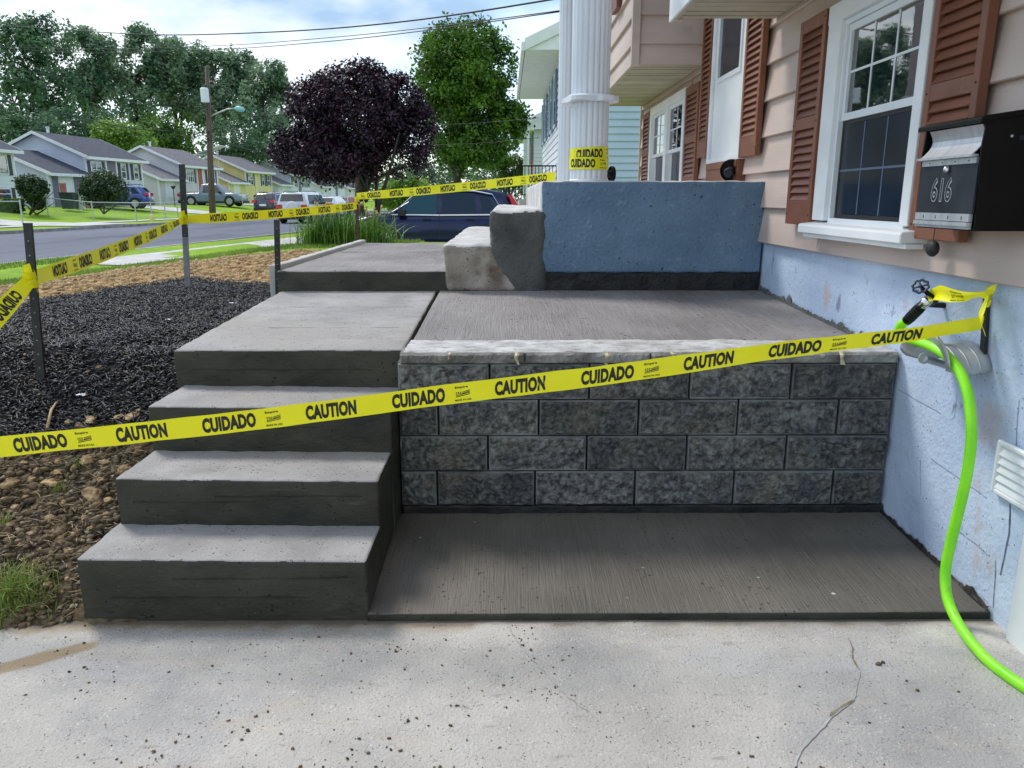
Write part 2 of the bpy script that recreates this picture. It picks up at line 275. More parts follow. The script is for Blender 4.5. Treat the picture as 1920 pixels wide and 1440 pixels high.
def rbox(name, m, parent, x0, x1, y0, y1, z0, z1, r=.012, step=.04, amp=.0, freq=8, ztop=None, mats=None, leftm=None, seed=0, warp=None, zclip=None):
    "box of real size with worn round edges and an uneven surface; ztop(x,y) adds to the height of the top"
    lo = np.array([x0, y0, z0]); hi = np.array([x1, y1, z1])
    ns = [max(2, int(round((hi[i] - lo[i]) / step))) for i in range(3)]
    def axis_pts(i):
        c = np.linspace(lo[i] + r, hi[i] - r, ns[i] + 1)
        e = np.array([0, .35, .75]) * r
        return np.concatenate([lo[i] + e, c, (hi[i] - e)[::-1]])
    ax = [axis_pts(i) for i in range(3)]
    V = []; F = []; MI = []
    for i in range(3):
        j, k = (i + 1) % 3, (i + 2) % 3
        for side in (0, 1):
            A, B = np.meshgrid(ax[j], ax[k], indexing='ij'); P = np.zeros(A.shape + (3,)); P[..., j] = A; P[..., k] = B; P[..., i] = hi[i] if side else lo[i]
            b0 = sum(len(v) for v in V); na, nb = A.shape; V.append(P.reshape(-1, 3))
            idx = b0 + np.arange(na * nb).reshape(na, nb)
            q = np.stack([idx[:-1, :-1], idx[1:, :-1], idx[1:, 1:], idx[:-1, 1:]], -1).reshape(-1, 4)
            if not side: q = q[:, ::-1]
            F.append(q); MI.append(np.full(len(q), 1 if (i == 2 and side) else 0))
    V = np.concatenate(V); F = np.concatenate(F); MI = np.concatenate(MI)
    C = np.clip(V, lo + r, hi - r); D = V - C; ln = np.linalg.norm(D, axis=1, keepdims=True); ln[ln == 0] = 1
    Nn = D / ln; V = C + Nn * r
    if amp:
        for q in range(len(V)):
            p = Vector(V[q]) * freq + Vector((seed, seed * 1.7, 0))
            V[q] += Nn[q] * amp * (mn.fractal(p, .8, 2.2, 4))
    if ztop is not None:
        f = np.clip((V[:, 2] - z0) / max(z1 - z0, 1e-6), 0, 1)
        V[:, 2] += f * ztop(V[:, 0], V[:, 1])
    if warp is not None: V = warp(V)
    o = mesh_obj(name, V, F, m, parent, smooth=True)
    bm = bmesh.new(); bm.from_mesh(o.data); bmesh.ops.remove_doubles(bm, verts=bm.verts, dist=1e-5); bm.to_mesh(o.data); bm.free()
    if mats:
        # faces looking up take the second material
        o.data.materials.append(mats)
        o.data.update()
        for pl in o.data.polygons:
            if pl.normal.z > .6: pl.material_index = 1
        if leftm:
            o.data.materials.append(leftm)
            for pl in o.data.polygons:
                if pl.normal.x < -.6: pl.material_index = 2
    return o

def smooth(t): t = np.clip(t, 0, 1); return t * t * (3 - 2 * t)
def ribbon(pts, w, lift=0.0, jitter=0.0):
    "flat strip along pts on the ground or a wall (normal given per call by caller)"
    return pts

# ------------------------------------------------------------------ terrain
A = R(7.5); CA, SA = math.cos(A), math.sin(A)
U0, U1 = -11.7, -23.4                 # road edges across its direction
def to_uv(X, Y): return X * CA - Y * SA, X * SA + Y * CA
def to_xy(u, t): return u * CA + t * SA, -u * SA + t * CA
def ground(X, Y):
    X = np.asarray(X, float); Y = np.asarray(Y, float)
    u, t = to_uv(X, Y)
    z = .07 + .55 * smooth((u + 9.0) / 5.0)
    z = z - (z - .0) * smooth((Y - 12.3) / 5.2) * smooth((X + 9.5) / 3.0)
    drv = smooth((Y - 17.2) / 1.5) * smooth((24.5 - Y) / 1.2) * smooth((X + 7.6) / 1.4)
    z = z * (1 - drv) + drv * -.20
    left = np.clip(-1.4 - X, 0, 6)
    f = np.clip((Y - 2.12) / (1.22 + .20 * left), 0, 1) ** .9
    z = np.where(Y < 6, np.minimum(z, -.06 + (z + .06) * f), z)
    z = np.where((X > -1.15) & (Y < 8.3), -.12, z)
    z = np.where((X > -.2) & (Y >= 8.3) & (Y < 17), np.minimum(z, .1), z)
    z = np.where(Y < 2.05, -.08, z)
    far = .07 + .03 * smooth((-u - 26.8) / 1.) + .65 * smooth((-u - 28.0) / 9.5)
    z = np.where(u < U1 + .3, far, z)
    z = np.where((u < U0) & (u > U1), -.16, z)
    z = z - .00 * t
    return z
def stretch(a, b, n, p=1.0): return a + (b - a) * np.linspace(0, 1, n) ** p
us = np.concatenate([-23.4 - stretch(0, 700, 60, 3.4)[::-1], [-23.39], np.linspace(-23, -12, 12), [-11.71, -11.70], np.linspace(-11.5, -8.6, 14), np.linspace(-8.5, -1.1, 190), 1.0 - 2 + stretch(0, 700, 40, 3.4)[1:] + .1])
us = np.unique(np.round(us, 4))
ts = np.concatenate([-stretch(0, 60, 14, 2)[::-1], np.linspace(.6, 8.6, 200), 8.6 + stretch(0, 1200, 150, 2.6)[1:]])
UU, TT = np.meshgrid(us, ts, indexing='ij'); GX, GY = to_xy(UU, TT); GZ = ground(GX, GY)
near = (GX > -9) & (GX < -1.2) & (GY > 2.0) & (GY < 9.5)
for i, j in zip(*np.nonzero(near)):
    x, y = GX[i, j], GY[i, j]
    rough = 1.0 if y < 3.6 - .06 * x else .55
    GZ[i, j] += (.030 * mn.fractal(Vector((x * 2.2, y * 2.2, 1)), .9, 2.1, 5) + .012 * mn.noise(Vector((x * 17, y * 17, 3)))) * rough
V = np.stack([GX, GY, GZ], -1).reshape(-1, 3)
idx = np.arange(len(V)).reshape(GX.shape)
F = np.stack([idx[:-1, :-1], idx[1:, :-1], idx[1:, 1:], idx[:-1, 1:]], -1).reshape(-1, 4)
def lawnl(X, nz): return np.interp(X, [-6.5, -5, -3.3, -1.4], [6.6, 7.8, 10.3, 10.8]) + .45 * nz
def zones(X, Y):
    "weights of mulch, bare soil with stones, tan topsoil with straw, lawn"
    u, t = to_uv(X, Y)
    nz = np.array([mn.fractal(Vector((float(a) * .9, float(b) * .9, 5)), .8, 2.1, 4) for a, b in zip(np.ravel(X), np.ravel(Y))]).reshape(np.shape(X))
    # mulch lies between a front line and a back line
    frontl = 2.93 + .03 * (-1.4 - X) + .16 * nz
    backl = np.interp(X, [-4.6, -3.45, -3.1, -2.75, -2.0, -1.4], [4.1, 4.7, 5.9, 6.85, 6.5, 6.2]) + .16 * nz
    mul = smooth((Y - frontl) / .12) * smooth((backl - Y) / .12)
    soil = 1 - smooth((Y - frontl) / .12)
    tan = smooth((Y - backl + .35) / .12) * smooth((lawnl(X, nz) - Y) / .35) 
    lawn = smooth((Y - lawnl(X, nz)) / .35)
    return mul, soil, tan, lawn
def zone_fields():
    mask = (V[:, 0] > -12) & (V[:, 0] < 0) & (V[:, 1] > 1.5) & (V[:, 1] < 12)
    C = np.zeros((len(V), 4), np.float32); C[:, 3] = 1
    m_, s_, t_, l_ = zones(V[mask, 0], V[mask, 1])
    C[mask, 0] = m_; C[mask, 1] = s_; C[mask, 2] = t_
    return C
gm = bpy.data.materials.new('ground_mixed'); gm.use_nodes = True; nt = gm.node_tree; n = nt.nodes; l = nt.links; b = n['Principled BSDF']
b.inputs['Roughness'].default_value = .9; b.inputs['Specular IOR Level'].default_value = .2
at = n.new('ShaderNodeAttribute'); at.attribute_name = 'zone'; sp = n.new('ShaderNodeSeparateColor'); l.new(at.outputs['Color'], sp.inputs[0])
tcn = n.new('ShaderNodeTexCoord')
def nramp(scale, c1, c2, detail=8, lo=.35, hi=.65):
    q = n.new('ShaderNodeTexNoise'); q.inputs['Scale'].default_value = scale; q.inputs['Detail'].default_value = detail; l.new(tcn.outputs['Object'], q.inputs[0])
    r_ = n.new('ShaderNodeValToRGB'); r_.color_ramp.elements[0].position = lo; r_.color_ramp.elements[1].position = hi
    r_.color_ramp.elements[0].color = rgba(c1); r_.color_ramp.elements[1].color = rgba(c2); l.new(q.outputs[0], r_.inputs[0]); return r_.outputs[0]
def mixc(a, b_, fac):
    x = n.new('ShaderNodeMix'); x.data_type = 'RGBA'; l.new(fac, x.inputs[0]); l.new(a, x.inputs[6]); l.new(b_, x.inputs[7]); return x.outputs[2]
lawn = mixc(nramp(.35, (.13, .26, .014), (.30, .48, .02), 6), nramp(9, (.11, .21, .012), (.32, .48, .03)), nramp(3, (.4, .4, .4), (.6, .6, .6)))
cur = mixc(lawn, nramp(16, (.20, .115, .04), (.62, .42, .19), 10), sp.outputs[2])
cur = mixc(cur, nramp(22, (.035, .026, .014), (.19, .14, .085), 10), sp.outputs[1])
cur = mixc(cur, nramp(40, (.008, .008, .009), (.035, .033, .035), 8), sp.outputs[0])
l.new(cur, b.inputs['Base Color'])
q = n.new('ShaderNodeTexNoise'); q.inputs['Scale'].default_value = 40; q.inputs['Detail'].default_value = 8; l.new(tcn.outputs['Object'], q.inputs[0])
bp = n.new('ShaderNodeBump'); bp.inputs['Strength'].default_value = 1; bp.inputs['Distance'].default_value = .012; l.new(q.outputs[0], bp.inputs['Height']); l.new(bp.outputs[0], b.inputs['Normal'])
g = mesh_obj('ground', V, F, gm, smooth=True); g['kind'] = 'structure'
ca = g.data.color_attributes.new('zone', 'FLOAT_COLOR', 'POINT'); ca.data.foreach_set('color', zone_fields().ravel())
# exact height lookup on the built grid
def gz(X, Y):
    u, t = to_uv(X, Y)
    i = int(np.clip(np.searchsorted(us, u) - 1, 0, len(us) - 2)); j = int(np.clip(np.searchsorted(ts, t) - 1, 0, len(ts) - 2))
    a = (u - us[i]) / (us[i + 1] - us[i]); c = (t - ts[j]) / (ts[j + 1] - ts[j])
    return float((GZ[i, j] * (1 - a) + GZ[i + 1, j] * a) * (1 - c) + (GZ[i, j + 1] * (1 - a) + GZ[i + 1, j + 1] * a) * c)

def strip(name, m, u0, u1, t0, t1, z, du=1.5, dt=3, thick=None, kind='structure', zf=None):
    a = np.linspace(u0, u1, max(2, int(abs(u1 - u0) / du) + 1)); c = np.linspace(t0, t1, max(2, int((t1 - t0) / dt) + 1))
    P, Q = np.meshgrid(a, c, indexing='ij'); x, y = to_xy(P, Q); Z = np.full_like(x, z) if zf is None else zf(x, y) + z
    V_ = np.stack([x, y, Z], -1).reshape(-1, 3); ii = np.arange(len(V_)).reshape(P.shape)
    F_ = np.stack([ii[:-1, :-1], ii[1:, :-1], ii[1:, 1:], ii[:-1, 1:]], -1).reshape(-1, 4)
    if u1 < u0: F_ = F_[:, ::-1]
    o = mesh_obj(name, V_, F_, m); o['kind'] = kind; return o
strip('road', M['asphalt'], U1 + .1, U0 - .1, -60, 700, -.05)
def kerb(u0, u1, t0, t1, z1):
    mb = MB()
    n_ = max(1, int((t1 - t0) / 3))
    for k in range(n_):
        a = t0 + (t1 - t0) * k / n_; c = t0 + (t1 - t0) * (k + 1) / n_ - .012
        P = [to_xy(u0, a), to_xy(u1, a), to_xy(u1, c), to_xy(u0, c)]
        mb.add([(p[0], p[1], -.3) for p in P] + [(p[0], p[1], z1) for p in P], [(0, 1, 2, 3), (7, 6, 5, 4), (0, 4, 5, 1), (1, 5, 6, 2), (2, 6, 7, 3), (3, 7, 4, 0)])
    o = mb.build('kerb', M['kerb']); o['kind'] = 'structure'
kerb(U0 - .12, U0 + .05, -50, 300, .075)
kerb(U1 - .05, U1 + .14, -50, 300, .075)
# near pavement broken by the verge, and far pavement with two driveway aprons
strip('pavement', M['walk'], -10.62, -9.25, 13.8, 300, .016, dt=1.5, zf=ground)
strip('pavement', M['walk'], -26.9, -25.6, -40, 300, .03, dt=3, zf=ground)
for (t0, t1) in ((38.5, 42.5), (60.5, 64.5), (79, 83)):
    strip('driveway', M['walk'], -25.6, -23.5, t0 - 6, t1 - 6, .034, du=.7, dt=2, zf=ground)
    strip('driveway', M['walk'], -40, -26.9, t0 - 6, t1 - 6, .035, du=.7, dt=1, zf=ground)
x0, y0 = to_uv(-9.5, 20)
mbx = MB(); mbx.add([(-6.2, 18.6, -.10), (1.4, 18.6, -.10), (1.4, 23.4, -.10), (-5.8, 23.4, -.10)], [(0, 1, 2, 3)])
o = mbx.build('driveway', M['walk']); o['kind'] = 'structure'
for (a_, c_) in ((23.5, 36.0),):
    o = MB().box(-2.6, 1.45, a_, c_, -.3, .16).build('bounce_slab', M['walk']); o['kind'] = 'structure'  # slab added so lawn light does not turn the neighbour's soffit green

# own driveway in the foreground
def drive_sheet():
    xs = np.concatenate([np.linspace(-12, -2.2, 20), np.linspace(-2.15, 1.9, 170)]); ys = np.concatenate([np.linspace(-6, .6, 12), np.linspace(.65, 2.22, 90)])
    P, Q = np.meshgrid(xs, ys, indexing='ij'); Z = np.zeros_like(P)
    for i in range(P.shape[0]):
        for j in range(P.shape[1]):
            x, y = P[i, j], Q[i, j]; Z[i, j] = .004 * mn.noise(Vector((x * 1.3, y * 1.3, 0))) + .0016 * mn.noise(Vector((x * 9, y * 9, 4)))
            if x < -8: Z[i, j] -= .04 * (-8 - x) / 4
            if y > 2.08: Z[i, j] -= .006 * (y - 2.08) / .14
    V_ = np.stack([P, Q, Z], -1).reshape(-1, 3); ii = np.arange(len(V_)).reshape(P.shape)
    return V_, np.stack([ii[:-1, :-1], ii[1:, :-1], ii[1:, 1:], ii[:-1, 1:]], -1).reshape(-1, 4), Z
V_, F_, DZ = drive_sheet()
dr = mesh_obj('driveway', V_, F_, M['drive'], smooth=True); dr['kind'] = 'structure'
wv = []
for x, y, z in V_:
    nz = mn.fractal(Vector((x * 7, y * 7, 2)), .8, 2.1, 4)
    a = float(smooth((y - 2.115 - .05 * nz) / .05)) * (1.0 if x < -.9 else .75 if x < -.1 else .25) * (.55 + .8 * abs(mn.noise(Vector((x * 3.1, 0, 7)))))
    dx, dy = (x + 1.36), (y - 1.99); uu = dx * .86 + dy * .5; vv = -dx * .5 + dy * .86; bl = float(smooth((1.15 - (uu / .17) ** 2 - (vv / .035) ** 2 + .25 * nz) / .4)) * .75
    c = 0
    if y > 2.0: c = float(smooth((y - 2.155 - .02 * nz) / .03)) * .8
    wv.append((max(a, bl), c, 0, 1))
ca = dr.data.color_attributes.new('stain', 'FLOAT_COLOR', 'POINT'); ca.data.foreach_set('color', np.array(wv, np.float32).ravel())
nt = M['drive'].node_tree; at = nt.nodes.new('ShaderNodeAttribute'); at.attribute_name = 'stain'; sp = nt.nodes.new('ShaderNodeSeparateColor'); nt.links.new(at.outputs['Color'], sp.inputs[0]); bs = nt.nodes['Principled BSDF']
for ch, cc in ((0, (.30, .20, .085)), (1, (.10, .085, .065))):
    src = bs.inputs['Base Color'].links[0].from_socket; x_ = nt.nodes.new('ShaderNodeMix'); x_.data_type = 'RGBA'; nt.links.new(sp.outputs[ch], x_.inputs[0]); nt.links.new(src, x_.inputs[6]); x_.inputs[7].default_value = rgba(cc); nt.links.new(x_.outputs[2], bs.inputs['Base Color'])
def dz(x, y): return .004 * mn.noise(Vector((x * 1.3, y * 1.3, 0))) + .0016 * mn.noise(Vector((x * 9, y * 9, 4))) - (.006 * (y - 2.08) / .14 if y > 2.08 else 0)
def flat_patch(name, m, px, w0, parent, zf, lift=.0025, jit=.35, seed=0):
    "ragged strip along pixels on a floor, following it"
    pts = [onZ(x, y, 0.0) if zf is dz else onZ(x, y, zf(0, 0)) for x, y in px]
    P = []
    for i in range(len(pts) - 1):
        a, c = pts[i], pts[i + 1]; k = max(2, int((c - a).length / .012))
        P += [a.lerp(c, q / k) for q in range(k)]
    P.append(pts[-1]); V2 = []; F2 = []
    for i, p in enumerate(P):
        d = (P[min(i + 1, len(P) - 1)] - P[max(i - 1, 0)]).normalized(); nn = Vector((-d.y, d.x, 0))
        wd = (w0[0] + (w0[1] - w0[0]) * i / len(P)) * (1 + jit * mn.noise(Vector((i * .31, seed, 0))) * 2) / 2
        sh = nn * (.007 * mn.noise(Vector((i * .13, seed + 5, 1))) + .004 * mn.noise(Vector((i * .5, seed + 9, 1))))
        if i in (0, len(P) - 1): wd *= .2
        for s in (-1, 1):
            q = p + sh + nn * wd * s * (1 + .5 * mn.noise(Vector((i * .7, s * 3, seed)))); V2.append((q.x, q.y, zf(q.x, q.y) + lift))
    F2 = [(2 * i, 2 * i + 1, 2 * i + 3, 2 * i + 2) for i in range(len(P) - 1)]
    return mesh_obj(name, V2, F2, m, parent)
flat_patch('crack', M['crack'], [(955, 1175), (985, 1225), (1030, 1270), (1070, 1312), (1105, 1335), (1120, 1360)], (.0035, .0025), dr, dz, seed=1)
flat_patch('crack', M['crackdark'], [(1590, 1195), (1600, 1235), (1614, 1258)], (.0015, .006), dr, dz, seed=2)
flat_patch('crack', M['crack'], [(1614, 1258), (1600, 1315), (1560, 1345), (1520, 1385), (1485, 1440)], (.0015, .009), dr, dz, seed=3)
flat_patch('crack', M['crackdark'], [(1600, 1315), (1580, 1330), (1555, 1345)], (.004, .009), dr, dz, lift=.004, seed=4)

# crumbs on the driveway
def blobs(name, m, items, parent=None, zrand=.6, sub=1, seed=3):
    "many small stones in one mesh: items are (x, y, z, size)"
    bm = bmesh.new(); bmesh.ops.create_icosphere(bm, subdivisions=sub, radius=1); base = np.array([v.co[:] for v in bm.verts]); bf = np.array([[v.index for v in f.verts] for f in bm.faces]); bm.free()
    it = np.array(items); k = len(it); rr = np.random.default_rng(seed)
    S = it[:, 3][:, None, None] * (rr.uniform(.55, 1.25, (k, 1, 3))) * np.array([1, 1, zrand])
    J = 1 + rr.uniform(-.42, .42, (k, len(base), 1))
    th = rr.uniform(0, 6.28, k); c_, s_ = np.cos(th), np.sin(th)
    P = base[None] * J * S; X = P[..., 0] * c_[:, None] - P[..., 1] * s_[:, None]; Y = P[..., 0] * s_[:, None] + P[..., 1] * c_[:, None]
    P = np.stack([X, Y, P[..., 2]], -1) + it[:, None, :3]
    F2 = (bf[None] + (np.arange(k) * len(base))[:, None, None]).reshape(-1, 3)
    return mesh_obj(name, P.reshape(-1, 3), F2, m, parent)
its = []
for (cx, cy, sp_, n_) in ((745, 1215, 28, 16), (470, 1345, 50, 16), (975, 1190, 26, 14), (1040, 1300, 26, 16), (110, 1250, 130, 40), (300, 1400, 200, 40), (700, 1400, 220, 60), (870, 1290, 160, 40), (1000, 1230, 90, 24), (1450, 1425, 260, 14), (1700, 1290, 160, 14), (520, 1180, 330, 50), (1300, 1160, 300, 16), (450, 1250, 300, 40), (1200, 1330, 260, 24)):
    for _ in range(n_):
        p = onZ(cx + random.gauss(0, sp_ * .6), min(1439, max(1166, cy + random.gauss(0, min(sp_, 90) * .5))), 0)
        if p.x > 1.45 or p.y > 2.18: continue
        s_ = random.choice((.0014, .002, .002, .003, .003, .0045)); its.append((p.x, p.y, dz(p.x, p.y) + s_ * .4, s_))
for (px_, py_, s_) in ((745, 1213, .006), (742, 1222, .0045), (1648, 1247, .009), (1655, 1244, .007), (1410, 1419, .006), (1385, 1412, .005), (465, 1372, .006), (428, 1352, .005), (480, 1345, .005), (158, 1252, .005), (108, 1221, .005), (765, 1352, .006), (652, 1424, .006), (995, 1220, .007), (980, 1211, .006), (759, 1256, .005), (289, 1410, .005), (330, 1393, .005), (1125, 1336, .004), (1720, 1297, .006)):
    p = onZ(px_, py_, 0); its.append((p.x, p.y, dz(p.x, p.y) + s_ * .4, s_))
cr = blobs('cement_crumbs', M['clod'], its); cr['kind'] = 'stuff'; cr['label'] = 'dark cement crumbs scattered over the pale driveway'

# ------------------------------------------------------------------ steps
st = thing('concrete_steps', 'fresh concrete steps with dark risers climbing from the driveway to the landing', 'steps', (-.9, 2.2, 0))
XL, XR = -1.345, -.440
for k, (y0, y1, z0, z1, xl, xr) in enumerate(((2.203, 2.50, -.05, .204, XL, XR), (2.467, 2.80, -.05, .370, XL + .01, XR), (2.769, 3.13, -.05, .543, XL + .005, XR + .006))):
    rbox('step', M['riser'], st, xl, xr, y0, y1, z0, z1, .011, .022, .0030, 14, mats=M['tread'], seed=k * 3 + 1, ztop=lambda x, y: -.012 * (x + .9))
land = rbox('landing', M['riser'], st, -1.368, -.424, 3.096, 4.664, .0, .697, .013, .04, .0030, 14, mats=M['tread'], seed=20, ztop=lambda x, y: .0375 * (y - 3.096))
for (x0_, x1_, z_, yf) in ((-1.25, -.62, .078, 2.2015), (-1.05, -.50, .142, 2.2015), (-1.28, -.86, .29, 2.4655), (-1.0, -.5, .31, 2.4655), (-1.22, -.7, .465, 2.7675), (-1.3, -.55, .615, 3.0945)):
    V2 = []; n2 = 40
    for i in range(n2):
        x = x0_ + (x1_ - x0_) * i / (n2 - 1); zz = z_ + .004 * mn.noise(Vector((x * 9, z_ * 30, 0))); h_ = .0016 * (.3 + abs(mn.noise(Vector((x * 14, z_ * 9, 3))))) * math.sin(math.pi * i / (n2 - 1))
        V2 += [(x, yf + .004, zz - h_ * 1.6), (x, yf - .0022, zz), (x, yf + .004, zz + h_ * 1.6)]
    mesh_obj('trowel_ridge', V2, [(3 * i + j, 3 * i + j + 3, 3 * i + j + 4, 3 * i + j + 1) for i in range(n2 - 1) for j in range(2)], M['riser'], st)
# shallow trowel marks across the landing
mbm = MB()
for y in (3.55, 4.10):
    mbm = MB(); mbm.box(-1.34, -.50, y, y + .004, .70 + .0375 * (y - 3.096) - .006, .6985 + .0375 * (y - 3.096)); mbm.build('trowel_mark', M['walk'], st)

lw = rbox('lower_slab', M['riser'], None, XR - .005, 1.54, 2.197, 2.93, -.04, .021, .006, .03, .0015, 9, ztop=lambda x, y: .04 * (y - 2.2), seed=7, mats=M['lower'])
tag(lw, 'low damp grey concrete pad between the steps and the blue foundation wall', 'concrete pad')
pa = rbox('patio_slab', M['patio'], None, -.408, 1.54, 3.06, 4.664, .45, .699, .010, .04, .0015, 9, ztop=lambda x, y: .0375 * (y - 3.096), seed=9)
tag(pa, 'broom finished grey patio slab above the split face block wall', 'patio')

# ------------------------------------------------------------------ block wall
rw = thing('block_wall', 'low dark split face block wall with a pale capstone under the patio', 'retaining wall', (.57, 2.94, .05))
def block(x0, x1, z0, z1, y=2.94, name='block', m=None, rough_=.014, seed=0, depth=.10, margin=.012):
    m = m or M['block']; nx = max(6, int((x1 - x0) / .0052)); nz_ = max(4, int((z1 - z0) / .0052))
    a = np.linspace(0, 1, nx); c = np.linspace(0, 1, nz_); P, Q = np.meshgrid(a, c, indexing='ij'); X = x0 + (x1 - x0) * P; Z = z0 + (z1 - z0) * Q
    ed = np.minimum(np.minimum(X - x0, x1 - X), np.minimum(Z - z0, z1 - Z)); e = smooth(ed / margin)
    Yv = np.zeros_like(X)
    tx, tz = random.uniform(-.008, .008), random.uniform(-.008, .008)
    for i in range(nx):
        for j in range(nz_):
            v = Vector((X[i, j], seed * 1.3, Z[i, j]))
            q = mn.fractal(v * 9, .9, 2.0, 2) * .9 + mn.noise(v * 26 + Vector((9, 0, 0))) * .9 + abs(mn.noise(v * 48 + Vector((3, 0, 0)))) * 1.2 - .3
            Yv[i, j] = y - e[i, j] * (.012 + rough_ * q + tx * (P[i, j] - .5) * 2 + tz * (Q[i, j] - .5) * 2)
    V1 = np.stack([X, Yv, Z], -1).reshape(-1, 3); ii = np.arange(len(V1)).reshape(X.shape)
    F1 = np.stack([ii[:-1, :-1], ii[1:, :-1], ii[1:, 1:], ii[:-1, 1:]], -1).reshape(-1, 4).tolist()
    V1 = V1.tolist(); k = len(V1); V1 += [[x0, y + depth, z0], [x1, y + depth, z0], [x1, y + depth, z1], [x0, y + depth, z1]]
    F1.append([int(i) for i in ii[:, -1]] + [k + 2, k + 3]); F1.append([int(i) for i in ii[::-1, 0]] + [k, k + 1])
    F1.append([int(i) for i in ii[0, :]][::-1][::-1] + [k + 3, k]); F1.append([int(i) for i in ii[-1, ::-1]] + [k + 1, k + 2]); F1.append([k + 1, k, k + 3, k + 2])
    o = mesh_obj(name, V1, F1, m, rw)
    if name == 'block':
        o.data.materials.append(M['blockedge']); w_ = rw.location
        for pl in o.data.polygons:
            cx_, cz_ = pl.center.x + w_.x, pl.center.z + w_.z; e_ = min(cx_ - x0, x1 - cx_, cz_ - z0, z1 - cz_) + .0025 * mn.noise(Vector((cx_ * 60, cz_ * 60, seed)))
            if e_ < .0062: pl.material_index = 1
    return o
G_ = .0044
rows = (((820, 1003, 1190, 1375, 1560), .079, .228, 915), ((915, 1100, 1287, 1473), .228, .377, 848), ((822, 1010, 1197, 1383, 1570), .377, .526, 782), ((918, 1105, 1293, 1483), .526, .672, 715))
sd_ = 0
for joints, z0, z1, ym in rows:
    xs = [-.432] + [onY(j, ym, 2.94).x for j in joints] + [1.532]
    for a, c in zip(xs[:-1], xs[1:]):
        sd_ += 1; block(a + G_, c - G_, z0 + G_ * .6, z1 - G_ * .6, seed=sd_)
rbox('backing', M['tar'], rw, -.434, 1.537, 2.965, 3.055, .0, .672, .004, .1)
rbox('footing', M['tar'], rw, -.425, 1.536, 2.925, 2.99, .03, .082, .006, .02, .005, 20, seed=4)
cx = [-.418, .07, .56, 1.05, 1.532]
for a, c in zip(cx[:-1], cx[1:]):
    sd_ += 1; block(a + .0012, c - .0012, .6735, .715, 2.935, 'capstone', M['cap'], .010, sd_, .13, .008)
# smeared mortar over the capstones
xs = np.linspace(-.405, 1.53, 260); rr_ = []
for x in xs:
    a = 2.938 + .018 * abs(mn.fractal(Vector((x * 6, 2, 0)), .8, 2, 3)); c = 3.225 + .014 * mn.fractal(Vector((x * 5, 7, 0)), .8, 2, 3) - .03 * smooth((x - .9) / .5)
    rr_.append([(x, a + (c - a) * q, .7165 - .004 * (q < .05) + .0030 * mn.noise(Vector((x * 22, q * 9, 5))) + .0025 * (1 - abs(2 * q - 1)) - .008 * (q > .98)) for q in (0, .06, .2, .35, .5, .65, .8, .93, 1)])
V1 = np.array(rr_).reshape(-1, 3); ii = np.arange(len(V1)).reshape(len(xs), 9)
mesh_obj('mortar_smear', V1, np.stack([ii[:-1, :-1], ii[1:, :-1], ii[1:, 1:], ii[:-1, 1:]], -1).reshape(-1, 4), M['mortar'], rw, smooth=True)
# torn bits of masking tape on the cap
for (px_, wd, ln, lab) in ((842, .012, .028, 'small torn scrap of beige tape on the capstone near the landing'), (970, .020, .050, 'narrow torn tape scrap hanging below the capstone left of centre'),
                           (1138, .026, .052, 'wide crumpled tape scrap on the capstone above the yellow tape'), (1262, .02, .03, 'pale tape scrap half hidden behind the yellow tape'), (1580, .018, .052, 'square ended tape scrap on the capstone near the blue wall')):
    x = onY(px_, 665, 2.92).x; Vt = []; nq = 9
    for i in range(nq):
        q = i / (nq - 1)
        for s in (-1, 0, 1):
            yy = 2.928 - .004 - .006 * math.sin(q * 6 + s) - (.004 if s == 0 else 0); zz = .722 - ln * q
            if q < .2: yy += .01
            Vt.append((x + s * wd / 2 * (1 - (.55 * q if px_ < 1200 else .08 * q)) + .004 * math.sin(q * 5 + px_), yy - .006, zz))
    Ft = [(3 * i + j, 3 * i + j + 1, 3 * i + j + 4, 3 * i + j + 3) for i in range(nq - 1) for j in range(2)]
    tag(mesh_obj('tape_scrap', Vt, Ft, M['masking']), lab, 'tape scrap', 'scraps of masking tape on the capstones')

# ------------------------------------------------------------------ walkway slab, porch stairs and stucco wall
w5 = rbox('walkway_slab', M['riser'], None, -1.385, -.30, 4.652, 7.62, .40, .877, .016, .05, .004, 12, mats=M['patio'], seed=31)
tag(w5, 'upper concrete walkway slab with a dark front edge beside the porch stairs', 'walkway')
ed = rbox('edging', M['walk'], None, -1.45, -1.388, 4.72, 7.70, .6, .905, .008, .05, .004, 12, seed=12, warp=None)
tag(ed, 'narrow raised concrete edging along the left of the upper walkway', 'edging')
box('joint', M['tar'], w5, -1.36, -.40, 6.30, 6.312, .874, .8785)
pc = thing('porch_stairs', 'stucco porch block with a slate blue painted side and stepped left end', 'porch', (.6, 4.65, .7))
rbox('porch_wall', M['bluewall'], pc, .205, 1.53, 4.652, 8.3, .865, 1.40, .014, .03, .006, 10, mats=M['porchtop'], leftm=M['porchtop'], seed=41)
rbox('porch_step', M['stucco'], pc, -.098, .235, 4.640, 7.6, .70, 1.232, .042, .03, .014, 7, mats=M['porchtop'], seed=42)
def warpA(V):
    f = np.clip((V[:, 2] - .76) / .27, 0, 1); V[:, 0] += .17 * np.clip(1 - f * 1.15, 0, 1) ** 1.4 * (V[:, 0] > -.2) + .02 * (1 - f) * (V[:, 0] < -.3); return V
rbox('porch_step', M['stuccolight'], pc, -.385, -.075, 4.634, 7.6, .752, 1.035, .036, .03, .010, 9, mats=M['porchtop'], seed=43, warp=warpA)
rbox('footing', M['tar'], pc, -.02, 1.53, 4.661, 4.80, .70, .868, .01, .03, .010, 14, seed=44)
rbox('footing_patch', M['stucco'], pc, -.04, .24, 4.646, 4.75, .845, .90, .02, .02, .012, 14, seed=45)

